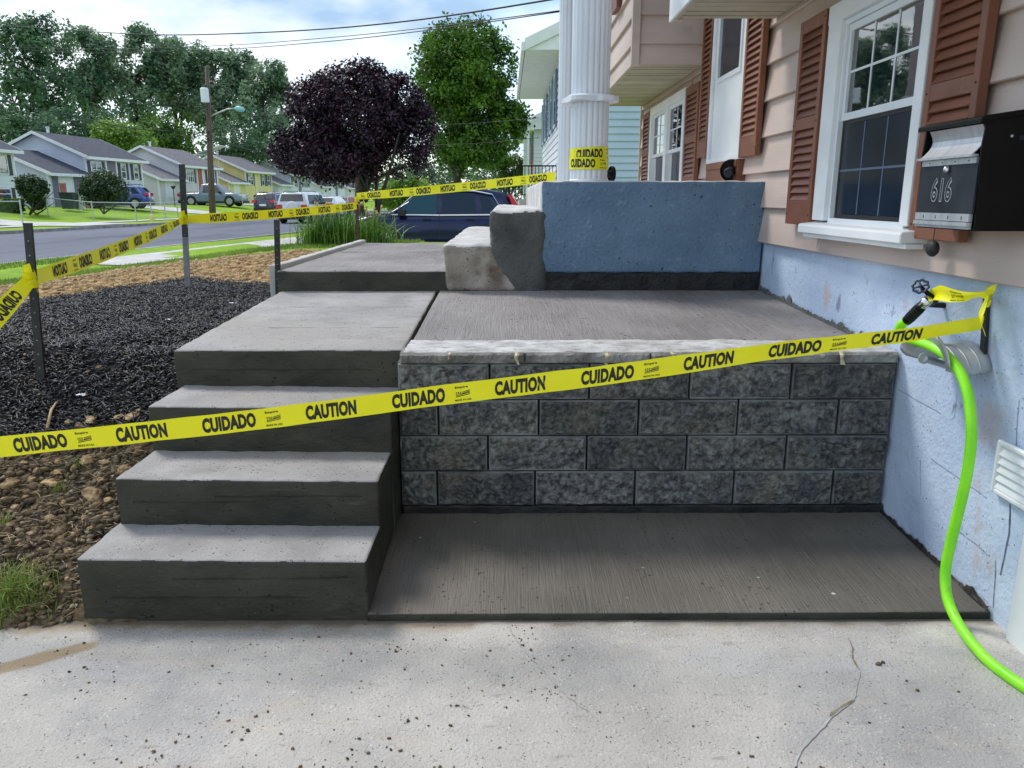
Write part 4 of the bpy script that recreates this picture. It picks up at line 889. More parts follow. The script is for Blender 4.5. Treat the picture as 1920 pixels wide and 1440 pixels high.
# ------------------------------------------------------------------ columns
def column(x, y, r_, label, zb=1.402, zt=5.19):
    t = thing('column', label, 'column', (x, y, zb), group='white porch columns'); n = 60; V_ = []
    zs_ = [0, .03, .9, 1.8, 2.7, zt - zb]
    for z in zs_:
        for k in range(n):
            a = 2 * math.pi * k / n; rr = r_ * (1 - .065 * ((k % 3) == 1)); V_.append((x + rr * math.cos(a), y + rr * math.sin(a), zb + z))
    F_ = [(i * n + k, i * n + (k + 1) % n, (i + 1) * n + (k + 1) % n, (i + 1) * n + k) for i in range(len(zs_) - 1) for k in range(n)]
    mesh_obj('shaft', V_, F_, M['column'], t)
    MB().lathe([(r_ * 1.03, 0), (r_ * 1.03, .006), (r_ * .99, .012)], (x, y, zb), 'z', 48).build('base_ring', M['whitetrim'], t)
    return t
CX, CY = .50, 4.86
c1 = column(CX, CY, .114, 'front white fluted porch column wrapped with yellow caution tape')
c2 = column(.525, 6.45, .114, 'rear white fluted porch column half hidden behind the taped one')
zc = onY(1105, 183, 4.74).z
mb = MB(); n = 32
V_ = []
for k in range(n):
    a = 2 * math.pi * k / n; sq = 1.0 / max(abs(math.cos(a)), abs(math.sin(a))); ro = .150 * min(sq, 1.18) * (.93 if 20 < k < 25 else 1)
    ri = .1145
    for (rr, z) in ((ri, zc - .018), (ro, zc - .016 + .004 * math.sin(k)), (ro * .99, zc + .012), (ri + .01, zc + .026), (ri, zc + .026)): V_.append((CX + rr * math.cos(a + .2), CY + rr * math.sin(a + .2), z))
F_ = [(k * 5 + j, ((k + 1) % n) * 5 + j, ((k + 1) % n) * 5 + j + 1, k * 5 + j + 1) for k in range(n) for j in range(4)]
mesh_obj('collar', V_, F_, M['column'], c1)
box('beam', M['whitetrim'], hs, .36, .64, 4.6, 9.0, 5.10, 5.195)

# ------------------------------------------------------------------ caution tape
_tx = {}
def text_geo(s, bold=.0):
    if (s, bold) in _tx: return _tx[(s, bold)]
    cu = bpy.data.curves.new('lettering', 'FONT'); cu.body = s; cu.size = 1; cu.offset = bold; cu.resolution_u = 3; cu.space_character = 1.06
    o = bpy.data.objects.new('lettering', cu); col.objects.link(o); dg = bpy.context.evaluated_depsgraph_get(); e = o.evaluated_get(dg); me = e.to_mesh()
    V_ = np.array([v.co[:2] for v in me.vertices]); me.calc_loop_triangles(); F_ = [tuple(t.vertices) for t in me.loop_triangles]; e.to_mesh_clear(); bpy.data.objects.remove(o)
    V_ = (V_ - V_.min(0)) / (V_.max(0) - V_.min(0)); _tx[(s, bold)] = (V_, F_); return _tx[(s, bold)]
PERIOD = .606
def tape(name, label, pts, ups, widths, phase=0., rev=False, ripple=.0015, sides=(1, -1), squash=None, length_scale=1., kind=None, par=None, text=True):
    "a ribbon of real width through pts; text runs along it, reading correctly from the side of up x direction"
    pts = [Vector(p) for p in pts]; ups = [Vector(u).normalized() for u in ups]; seg = [(pts[i + 1] - pts[i]).length for i in range(len(pts) - 1)]; T = sum(seg)
    cum = [0]
    for s_ in seg: cum.append(cum[-1] + s_)
    def at_(s_):
        s_ = min(max(s_, 0), T - 1e-6); i = 0
        while i < len(seg) - 1 and s_ > cum[i + 1]: i += 1
        t = (s_ - cum[i]) / seg[i]
        p0_ = pts[max(i - 1, 0)]; p1 = pts[i]; p2 = pts[i + 1]; p3 = pts[min(i + 2, len(pts) - 1)]
        a = p1 + (p2 - p1) * t; m1 = (p2 - p0_) * .5 * (seg[i] / max((seg[max(i - 1, 0)] + seg[i]) / 2, 1e-6)) if i > 0 else (p2 - p1); m2 = (p3 - p1) * .5 * (seg[i] / max((seg[min(i + 1, len(seg) - 1)] + seg[i]) / 2, 1e-6)) if i < len(seg) - 1 else (p2 - p1)
        t2, t3 = t * t, t * t * t
        a = p1 * (2 * t3 - 3 * t2 + 1) + m1 * (t3 - 2 * t2 + t) + p2 * (-2 * t3 + 3 * t2) + m2 * (t3 - t2)
        return a, ups[i].lerp(ups[i + 1], t).normalized(), widths[i] + (widths[i + 1] - widths[i]) * t
    def surf(s_, v):
        c, u, wd = at_(s_); c2_, _, _ = at_(s_ + .004); c0, _, _ = at_(s_ - .004); d = (c2_ - c0).normalized(); nn = d.cross(u).normalized()
        rp = ripple * (mn.noise(Vector((s_ * 9, v * 1.4, len(name) + phase * 9))) * 2.0 + mn.noise(Vector((s_ * 2.2, v * .6, phase * 5))) * 2.5)
        return c + u * (v * wd) + nn * rp, nn
    n_ = max(8, int(T / .018)); V_ = []
    for i in range(n_ + 1):
        for j in range(7): V_.append(surf(T * i / n_, j / 6 - .5)[0])
    F_ = [(7 * i + j, 7 * i + j + 1, 7 * i + j + 8, 7 * i + j + 7) for i in range(n_) for j in range(6)]
    o = mesh_obj(name, V_, F_, M['tape'], par, smooth=True)
    if label: tag(o, label, 'caution tape')
    if not text: return o
    LV_ = []; LF_ = []
    def put(geo, s0, wdt, v0, v1, slant=0, word=False):
        Vg, Fg = geo
        LV, LF = ([], []) if word else (LV_, LF_)
        # cut long triangles by sampling is not needed: letters are narrow
        if s0 < .001 or s0 + wdt > T - .001: return
        for sd_ in sides:
            k = len(LV)
            for (a, b2) in Vg:
                s_ = s0 + wdt * (a if not rev else a); v = v0 + (v1 - v0) * b2
                if rev: s_ = s0 + wdt * (1 - a)
                q, nn = surf(s_, v); LV.append(q + nn * (.0009 * sd_))
            LF.extend([tuple(k + i for i in f) for f in Fg])
        if word: mesh_obj('lettering', LV, LF, M['ink'], par).parent = o
    stripes = ([], [])
    def quad(x0_, x1_, y0_, y1_, sk=.25):
        k = len(stripes[0]); stripes[0].extend([(x0_, y0_), (x1_, y0_ + sk), (x1_, y1_ + sk), (x0_, y1_)]); stripes[1].append((k, k + 1, k + 2, k + 3))
    for r_ in range(4): quad(.45 if r_ > 1 else .02, 1, .02 + r_ * .2, .12 + r_ * .2)
    for r_ in range(2):
        for c_ in range(3): quad(.02 + c_ * .14, .11 + c_ * .14, .46 + r_ * .2, .58 + r_ * .2, .02)
    k0 = int(math.floor(-phase / PERIOD)) - 1
    for k in range(k0, int(T / PERIOD) + 3):
        b0 = k * PERIOD * 1.0 + phase
        for (off, wdt, what) in ((0, .170, 'CUIDADO'), (.204, .046, 'LOGO'), (.330, .162, 'CAUTION')):
            s0 = b0 + off if not rev else T - (b0 + off) - wdt
            if what == 'LOGO':
                put(stripes, s0, wdt, -.20, .12); put(text_geo('Empire', .03), s0 - .002, wdt * .9, .20, .34); put(text_geo('MADE IN USA', .02), s0 - .002, wdt * 1.15, -.40, -.30)
            else: put(text_geo(what, .055), s0, wdt, -.365, .365, word=True)
    if LV_: l_ = mesh_obj('logo', LV_, LF_, M['ink'], par); l_.parent = o; l_['kind'] = 'stuff'
    return o
UPZ = (0, 0, 1)
# foreground tape, from a post outside the view to the hose hanger on the wall
pp = [(-260, 866, 2.335), (0, 838, 2.34), (230, 814, 2.345), (460, 789, 2.35), (880, 735, 2.37), (1230, 690, 2.385), (1485, 655, 2.40), (1700, 629, 2.41), (1842, 605, 2.42)]
P_ = [onY(x, y, Y) for x, y, Y in pp]; un = Vector((0, -.12, 1))
s_to0 = (P_[1] - P_[0]).length
tape('caution_tape', 'long yellow caution tape stretched across in front of the steps and block wall', P_, [un] * 6 + [Vector((0, -.3, 1)), Vector((0, -.45, 1)), Vector((0, -.2, 1))], [.071, .071, .071, .071, .069, .065, .060, .054, .045], phase=s_to0 + .044, ripple=.0024)
def hang(name, label, pix, X, widths, ups, phase=0, text=False):
    return tape(name, label, [onX(x, y, xx) for (x, y), xx in zip(pix, X)], ups, widths, phase=phase, ripple=.006, text=text)
hang('caution_tape', 'short twisted strip of yellow tape hanging down from the hanger plate', [(1852, 553), (1846, 575), (1836, 600), (1843, 632)], [1.49, 1.47, 1.45, 1.47], [.022, .028, .040, .012], [(0, 1, .1), (0, 1, .2), (.2, 1, .5), (0, 1, .1)])
hang('caution_tape', 'crumpled yellow tape tied from the spigot to the hanger plate', [(1738, 555), (1757, 549), (1785, 553), (1815, 556), (1835, 552), (1852, 553)], [1.435, 1.43, 1.44, 1.46, 1.48, 1.50], [.030, .050, .046, .030, .014, .028], [UPZ, (.1, 0, 1), (-.15, 0, 1), UPZ, (.5, 0, 1), UPZ], phase=-.06, text=True)

# stakes
def stake(px_b, px_t, label, m='stake', wd=.028, m2=None, Y=None):
    b_ = on_ground(*px_b) if Y is None else onY(*px_b, Y)
    tp = onY(*px_t, b_.y); t = thing('stake', label, 'stake', b_); d = tp - b_
    def bar(z0, z1, mm, nm):
        mb = MB(); a = b_ + d * z0; c = b_ + d * z1; h = wd / 2
        V_ = [(q.x + sx * h, q.y + sy * .006 - (.004 if sx == 0 else 0), q.z) for q in (a, c) for sx, sy in ((-1, -1), (-1, 1), (1, 1), (1, -1))]
        mb.add(V_, [(0, 1, 2, 3), (7, 6, 5, 4), (0, 4, 5, 1), (1, 5, 6, 2), (2, 6, 7, 3), (3, 7, 4, 0)]); return mb.build(nm, M[mm], t)
    split = .42 if m2 else -.12
    bar(split, 1, m, 'shaft')
    if m2: bar(-.12, split, m2, 'lower_shaft')
    mb = MB()
    for k in range(10):
        q = b_ + d * (.08 + .09 * k); mb.lathe([(.0035, 0), (.0035, -.0012)], (q.x, q.y - .0062, q.z), 'y', 8)
    mb.build('holes', M['stakegrey'], t)
    return b_, tp
s1b, s1t = stake((78, 712), (52, 418), 'nearest black stake in the mulch with tape knotted halfway up', wd=.034)
s2b, s2t = stake((352, 540), (341, 308), 'tall black stake with a bare grey foot at the back of the mulch', wd=.042, m2='stakegrey')
s3b, s3t = stake((670, 452), (669, 333), 'thin rusty stake standing at the end of the walkway edging', 'rust', .030, Y=7.66)
s4b, s4t = stake((522, 560), (519, 412), 'short black stake at the left corner of the upper walkway', wd=.032, Y=4.70)
def on_stake(b_, tp, py): 
    lo, hi = 0., 1.
    for _ in range(30):
        m_ = (lo + hi) / 2; q = b_.lerp(tp, m_)
        # project
        dx, dy, dz_ = q.x, q.y, q.z - 1.3; dep = dy * _c - dz_ * _s; v = dy * _s + dz_ * _c; y = 720 - 1440 * v / dep
        if y > py: lo = m_
        else: hi = m_
    return b_.lerp(tp, lo)
def between(a, b_, sag, k=6): return [a.lerp(b_, i / k) - Vector((0, 0, sag * 4 * (i / k) * (1 - i / k))) for i in range(k + 1)]
a1 = on_stake(s1b, s1t, 522) + Vector((0, -.012, 0)); a2 = on_stake(s2b, s2t, 411) + Vector((0, -.01, 0)); a3 = on_stake(s3b, s3t, 386) + Vector((0, -.01, 0)); a3b = on_stake(s3b, s3t, 368) + Vector((0, -.01, 0))
cn = onY(-262, 862, 2.335) + Vector((0, .04, .0))
PP = between(cn, a1, .0); tape('caution_tape', 'yellow tape rising from the left edge to the nearest black stake, text reversed', PP, [(-.6, -.35, .7)] * 7, [.0762] * 5 + [.07, .05], phase=.1, rev=True)
PP = between(a1, a2, .02); tape('caution_tape', 'yellow tape climbing between the two black stakes, text reversed', PP, [(0, -.1, 1)] * 5 + [(.1, -.5, .9), (.1, -.6, .8)], [.06] + [.0762] * 4 + [.07, .05], phase=.16, rev=True)
PP = between(a2, a3, .015, 8); tape('caution_tape', 'yellow tape from the tall stake to the rusty stake, over the road, text reversed', PP, [(.1, -.5, .8)] + [UPZ] * 8, [.06] + [.0762] * 7 + [.066], phase=.05, rev=True)
a4 = onY(1042, 331, 6.45) + Vector((-.004, -.0, 0))
PP = between(a3b, a4, .01, 6); tape('caution_tape', 'yellow tape from rusty stake to rear white column above the dark car, reversed text', PP, [UPZ] * 7, [.06] + [.0762] * 6, phase=.08, rev=True)
def knot(p, s, label):
    pts = []
    for k in range(15): a = k * 1.3; pts.append(p + Vector((math.cos(a) * s * .42, math.sin(a) * s * .35 - .004, (k / 14 - .5) * s * 1.7)))
    o = tape('tape_knot', None, pts, [(0, -.3, 1)] * 15, [.022 + .012 * (k % 3) for k in range(15)], text=False, ripple=.003); tag(o, label, 'tape knot'); return o
knot(a1, .055, 'yellow tape knot tied round the nearest black stake'); knot(a2, .055, 'yellow tape knot tied round the tall black stake')
knot((a3 + a3b) / 2, .035, 'small tape knot on the thin rusty stake')
knot(onX(1851, 556, 1.50), .026, 'bunched tape knot on top of the hanger plate')
# two turns round the front column
def wrap(zc_, tilt, wd, ph, rad, label):
    pts = []; ups = []
    for k in range(37):
        a = R(95) + 2 * math.pi * k / 36; pts.append(Vector((CX + rad * math.cos(a), CY + rad * math.sin(a), zc_ + tilt * math.cos(a)))); ups.append((tilt * .5, 0, 1))
    return tape('caution_tape', label, pts, ups, [wd] * 37, phase=ph, ripple=.0, sides=(1,))
zA = onY(1100, 288, CY - .115).z; zB = onY(1100, 302, CY - .115).z
wrap(zA, .006, .0762, .262, .1160, 'upper turn of caution tape round the front column, its lettering half covered')
wrap(zB - .012, -.002, .070, .222, .1195, 'lower turn of caution tape round the front column')

# ------------------------------------------------------------------ mailbox
mx_ = 1.335; my0, my1 = 2.245, 2.565; mz0, mz1 = 1.208, 1.522
mbx_ = thing('mailbox', 'black wall mailbox with a silver slot flap and the number 616', 'mailbox', (1.42, 2.4, 1.21))
mb = MB(); mb.prism([(mx_ + .012, mz0), (mx_ - .0, mz1 - .085), (mx_ + .006, mz1 - .012), (WX - .001, mz1 + .012), (WX - .001, mz0)], 'y', my0, my0 + .006)
mb.prism([(mx_ + .012, mz0), (mx_ - .0, mz1 - .085), (mx_ + .006, mz1 - .012), (WX - .001, mz1 + .012), (WX - .001, mz0)], 'y', my1 - .006, my1)
mb.box(mx_ + .012, WX - .001, my0 + .006, my1 - .006, mz0, mz0 + .006); mb.box(WX - .006, WX - .001, my0 + .006, my1 - .006, mz0 + .006, mz1)
bd = mb.build('body', M['black'], mbx_)
mb = MB(); mb.prism([(mx_ - .016, mz1 - .018), (mx_ - .016, mz1 - .003), (mx_ + .004, mz1 + .004), (WX - .002, mz1 + .028), (WX - .002, mz1 + .013)], 'y', my0 - .008, my1 + .012)
ld = mb.build('lid', M['black'], mbx_); ld.modifiers.new('bevel', 'BEVEL').width = .003
pr = [(mx_ + .010, mz1 - .016)] + [(mx_ + .006 + .020 * math.sin(t * math.pi * .5) - .020 * t * t, mz1 - .018 - .078 * t) for t in (.15, .35, .55, .75, .9, 1)]
pr2 = [(mx_ + .006 + .022 * math.sin(math.pi * min(t, 1)) - .020 * t, mz1 - .018 - .082 * t) for t in (0, .12, .25, .4, .55, .7, .85, 1)]
mb = MB(); mb.prism(pr2 + [(x + .004, z) for x, z in reversed(pr2)], 'y', my0 + .020, my1 - .022); mb.build('slot_flap', M['silver'], mbx_, smooth=False)
mb = MB(); mb.box(mx_ - .018, mx_ + .002, my0 + .012, my1 - .006, mz1 - .106, mz1 - .099); mb.build('flap_lip', M['silver'], mbx_)
pl = box('front_plate', M['plate'], mbx_, mx_ + .001, mx_ + .008, my0 + .0065, my1 - .0065, mz0 + .048, mz1 - .124)
mb = MB(); mb.box(mx_ - .002, mx_ + .006, my0 + .014, my1 - .014, mz1 - .124, mz1 - .107); mb.build('upper_strip', M['silver'], mbx_)
mb = MB(); mb.box(mx_ - .002, mx_ + .010, my0 + .014, my1 - .008, mz0 + .026, mz0 + .048); mb.box(mx_ - .006, mx_ + .010, my0 + .014, my1 - .008, mz0 + .012, mz0 + .024); mb.box(mx_ + .0, mx_ + .010, my0 + .014, my1 - .008, mz0 + .004, mz0 + .011); mb.build('lower_strip', M['silver'], mbx_)
mb = MB()
for k in range(4):
    y = my0 + .05 + k * .07; mb.box(mx_ - .0028, mx_ - .0018, y - .0015, y + .0015, mz0 + .031, mz0 + .041); mb.box(mx_ - .0028, mx_ - .0018, y - .002, y + .002, mz1 - .118, mz1 - .114)
mb.build('slots', M['blackmat'], mbx_)
MB().lathe([(.010, .001), (.011, -.004), (.008, -.012), (.002, -.015)], (mx_, (my0 + my1) / 2 - .005, mz1 - .137), 'x', 16).build('knob', M['chrome'], mbx_, smooth=True)
# raised outline numerals, read from the street: +y is to the reader's left
def numerals(s, x, yc, zc_, hgt, wd, m, parent, name='house_number'):
    Vg, Fg = text_geo(s, .0); Vb, Fb = text_geo(s, .045)
    V_ = [(x - .0012, yc + wd / 2 - a * wd, zc_ - hgt / 2 + b2 * hgt) for a, b2 in Vb]; mesh_obj('number_outline', V_, Fb, M['silver'], parent)
    V_ = [(x - .0018, yc + wd * .94 / 2 - a * wd * .94, zc_ - hgt * .92 / 2 + b2 * hgt * .92) for a, b2 in text_geo(s, .002)[0]]; mesh_obj(name, V_, text_geo(s, .002)[1], M['plate'], parent)
numerals('616', mx_ + .001, (my0 + my1) / 2 + .018, mz0 + .118, .074, .115, M['silver'], mbx_)
box('side_tag', M['plate'], mbx_, WX - .062, WX - .035, my0 - .0012, my0 - .0002, mz1 - .062, mz1 - .050)
MB().lathe([(.004, .0), (.004, -.003), (.001, -.004)], (WX - .085, my0, mz1 - .052), 'y', 10).build('rivet', M['steel'], mbx_)
# cap below the sill
p = onX(1745, 466, 1.45)
cb = thing('cable_cap', 'round black rubber cap hanging below the white window sill', 'cap', (1.46, p.y, p.z + .04))
MB().lathe([(.003, -.016), (.018, -.014), (.027, -.004), (.028, .006), (.020, .015), (.006, .018)], (1.455, p.y, p.z), 'x', 24).build('disc', M['blackmat'], cb, smooth=True)
MB().tube([(1.455, p.y, p.z + .02), (1.456, p.y, p.z + .07)], .0015, 6).build('hook', M['blackmat'], cb)

# ------------------------------------------------------------------ spigot, hose, hanger, vent
sp_ = thing('spigot', 'outdoor water spigot with a small blue black wheel handle', 'spigot', (1.53, 2.68, .955))
tip = onX(1752, 562, 1.44); wl = onX(1768, 573, 1.536)
mb = MB(); mb.tube([wl + Vector((.01, 0, 0)), wl + Vector((-.05, 0, .004)), tip, onX(1736, 568, 1.41)], [.010, .010, .014, .013], 12); mb.build('pipe', M['blackmat'], sp_, smooth=True)
hd = onX(1726, 537, 1.405); mb = MB(); mb.tube([tip, tip.lerp(hd, .5), hd], [.011, .008, .005], 10); mb.build('valve_stem', M['black'], sp_, smooth=True)
ax_ = Vector((-.55, -.62, .55)).normalized(); e1 = ax_.cross(Vector((0, 0, 1))).normalized(); e2 = ax_.cross(e1)
mb = MB(); ring = [hd + (e1 * math.cos(2 * math.pi * k / 32) + e2 * math.sin(2 * math.pi * k / 32)) * (.0235 + .0022 * math.cos(8 * 2 * math.pi * k / 32)) for k in range(33)]; mb.tube(ring, .0042, 8, caps=False)
for k in range(4):
    a = math.pi * k / 2 + .4; mb.tube([hd, hd + (e1 * math.cos(a) + e2 * math.sin(a)) * .023], .0032, 6)
mb.tube([hd - ax_ * .003, hd + ax_ * .006], .006, 10)
mb.build('wheel_handle', mat('blue_black_enamel', (.02, .035, .07), (.03, .05, .09), 8, .3), sp_, smooth=True)
hse = thing('garden_hose', 'lime green garden hose hanging over the steel hanger and onto the driveway', 'hose', onX(1800, 760, 1.38))
c0_ = onX(1742, 561, 1.402); c1_ = onX(1729, 573, 1.392); c2__ = onX(1700, 602, 1.378)
MB().tube([c0_, c1_], [.0165, .0165], 14).build('metal_coupling', M['chrome'], hse, smooth=True)
mb = MB(); mb.tube([c1_, c1_.lerp(c2__, .1), c1_.lerp(c2__, .85), c2__], [.0155, .018, .018, .0165], 16); mb.build('grip', M['black'], hse, smooth=True)
mb = MB()
for k in range(6):
    q = c1_.lerp(c2__, .2 + .11 * k); d = (c2__ - c1_).normalized() * .0018; mb.tube([q - d, q + d], .0188, 14)
mb.build('grip_ribs', M['blackmat'], hse)
hp = [(1700, 602, 1.378), (1690, 609, 1.374), (1686, 622, 1.374), (1700, 634, 1.378), (1728, 643, 1.385), (1757, 655, 1.395), (1782, 674, 1.405), (1802, 702, 1.41), (1815, 740, 1.41), (1821, 790, 1.41), (1820, 840, 1.41), (1811, 900, 1.405), (1797, 960, 1.40), (1782, 1020, 1.395), (1773, 1070, 1.39), (1775, 1115, 1.385), (1788, 1152, 1.38)]
H = [onX(x, y, X) for x, y, X in hp] + [onZ(1812, 1192, .03), onZ(1850, 1236, .017), onZ(1892, 1269, .016), onZ(1940, 1300, .016), onZ(2010, 1340, .016), onZ(2110, 1375, .016)]
def crom(P, k=6):
    out = []
    for i in range(len(P) - 1):
        p0_, p1, p2, p3 = P[max(i - 1, 0)], P[i], P[i + 1], P[min(i + 2, len(P) - 1)]
        for q in range(k):
            t = q / k; out.append(.5 * ((2 * p1) + (p2 - p0_) * t + (2 * p0_ - 5 * p1 + 4 * p2 - p3) * t * t + (3 * p1 - p0_ - 3 * p2 + p3) * t ** 3))
    return out + [P[-1]]
MB().tube(crom(H), .0158, 18).build('hose', M['hose'], hse, smooth=True)
# hanger: a bent saddle plate with an upturned lip
hg = thing('hose_hanger', 'bent galvanised steel hose hanger screwed to the blue wall', 'hose hanger', (1.54, 2.48, .78))
yc = 2.49; V_ = []; prof = []
na, nx_ = 19, 9
for i in range(na):
    a = R(8 + 164 * i / (na - 1)); prof.append((yc - .125 * math.cos(a), .775 + .085 * math.sin(a) - .02))
for j in range(nx_):
    q = j / (nx_ - 1); x = 1.537 - .14 * q
    for (y, z) in prof: V_.append((x, yc + (y - yc) * (1 + .10 * q * 0), z - .012 * math.sin(q * math.pi) + (0 if q < .99 else 0)))
for j, (dx, lift, sc_) in enumerate(((-.006, .006, 1.03), (-.010, .018, 1.10), (-.012, .034, 1.20), (-.012, .048, 1.27))):
    for (y, z) in prof:
        V_.append((1.397 + dx, yc + (y - yc) * sc_, .755 + (z - .755) * sc_ + lift * .35))
tot = nx_ + 4
F_ = [(j * na + i, j * na + i + 1, (j + 1) * na + i + 1, (j + 1) * na + i) for j in range(tot - 1) for i in range(na - 1)]
o = mesh_obj('saddle', V_, F_, M['steel'], hg, smooth=True); o.modifiers.new('thick', 'SOLIDIFY').thickness = .0025
mb = MB()
for xx in (1.505, 1.47, 1.435):
    mb.tube([(xx, y, z + .0005 - .012 * math.sin((1.537 - xx) / .14 * math.pi)) for y, z in prof], .0028, 6)
mb.build('saddle_rib', M['steel'], hg, smooth=True)
pa_, pb_ = onX(1853, 552, 1.537), onX(1850, 640, 1.537)
mb = MB(); mb.prism([(pb_.y - .012, .80), (pb_.y + .012, .80), (pa_.y + .012, pa_.z), (pa_.y - .012, pa_.z)], 'x', 1.528, 1.5375); mb.build('back_plate', M['blackmat'], hg)
# tongue below
mb = MB(); tg = [onX(x, y, X) for x, y, X in ((1735, 672, 1.42), (1745, 662, 1.40), (1722, 665, 1.37), (1716, 676, 1.37), (1728, 681, 1.39))]
mb.lathe([(.001, .0), (.019, .0), (.019, .003), (.001, .003)], tuple(onX(1733, 672, 1.37)), 'y', 16); mb.tube([onX(1733, 672, 1.37), onX(1790, 690, 1.52)], .012, 8); mb.build('tongue', M['steel'], hg)

vt = thing('vent_cover', 'white plastic louvred vent cover on the blue foundation wall', 'vent', (1.53, 2.13, .48))
mb = MB(); vy0, vy1, vz0, vz1 = 1.985, 2.262, .405, .575; frame(mb, 1.518, 1.5355, vy0, vy1, vz0, vz1, .016); o = mb.build('frame', M['whitetrim'], vt); o.modifiers.new('bevel', 'BEVEL').width = .004
for k in range(5):
    z = vz0 + .018 + k * .0268; mb = MB(); mb.prism([(1.520, z), (1.5345, z + .006), (1.5345, z + .026), (1.531, z + .0265)], 'y', vy0 + .016, vy1 - .016); mb.build('slat', M['whitetrim'], vt)

# lamps taken down and left on the porch
def fallen_lamp(x, y, r_, label, face):
    t = thing('porch_lamp', label, 'lamp', (x, y, 1.402)); c = Vector((x, y, 1.402 + r_ + .001)); d = Vector(face).normalized()
    up = Vector((0, 0, 1)); e1 = d.cross(up).normalized(); e2 = e1.cross(d)
    def ringmesh(prof, n=28):
        V_ = [c + (e1 * math.cos(2 * math.pi * k / n) + e2 * math.sin(2 * math.pi * k / n)) * rr + d * h for rr, h in prof for k in range(n)]
        F_ = [(i * n + k, i * n + (k + 1) % n, (i + 1) * n + (k + 1) % n, (i + 1) * n + k) for i in range(len(prof) - 1) for k in range(n)]; return V_, F_
    V_, F_ = ringmesh([(r_ * .3, -.012), (r_, -.012), (r_, .004), (r_ * .93, .006), (r_ * .88, -.006), (r_ * .3, -.006)]); mesh_obj('flange', V_, F_, M['black'], t, smooth=False)
    V_, F_ = ringmesh([(.001, .08), (r_ * .36, .08), (r_ * .42, .07), (r_ * .42, .0), (r_ * .30, -.006)], 16); mesh_obj('housing', V_, F_, M['plate'], t)
    mb = MB()
    for k in range(4):
        a = k * math.pi / 2 + .5; mb.tube([c + (e1 * math.cos(a) + e2 * math.sin(a)) * r_ * .4, c + (e1 * math.cos(a) + e2 * math.sin(a)) * r_ * .9], .003, 6)
    mb.build('bracket', M['black'], t); return t
q = onY(1371, 320, 5.15); fallen_lamp(q.x, q.y, .072, 'round black wall lamp lying on the porch below the white door panel', (-.55, -1, -.25))
q = onY(1146, 322, 5.15); fallen_lamp(q.x, q.y, .050, 'small black lamp lying beside the foot of the taped column', (-1, -.3, 0))

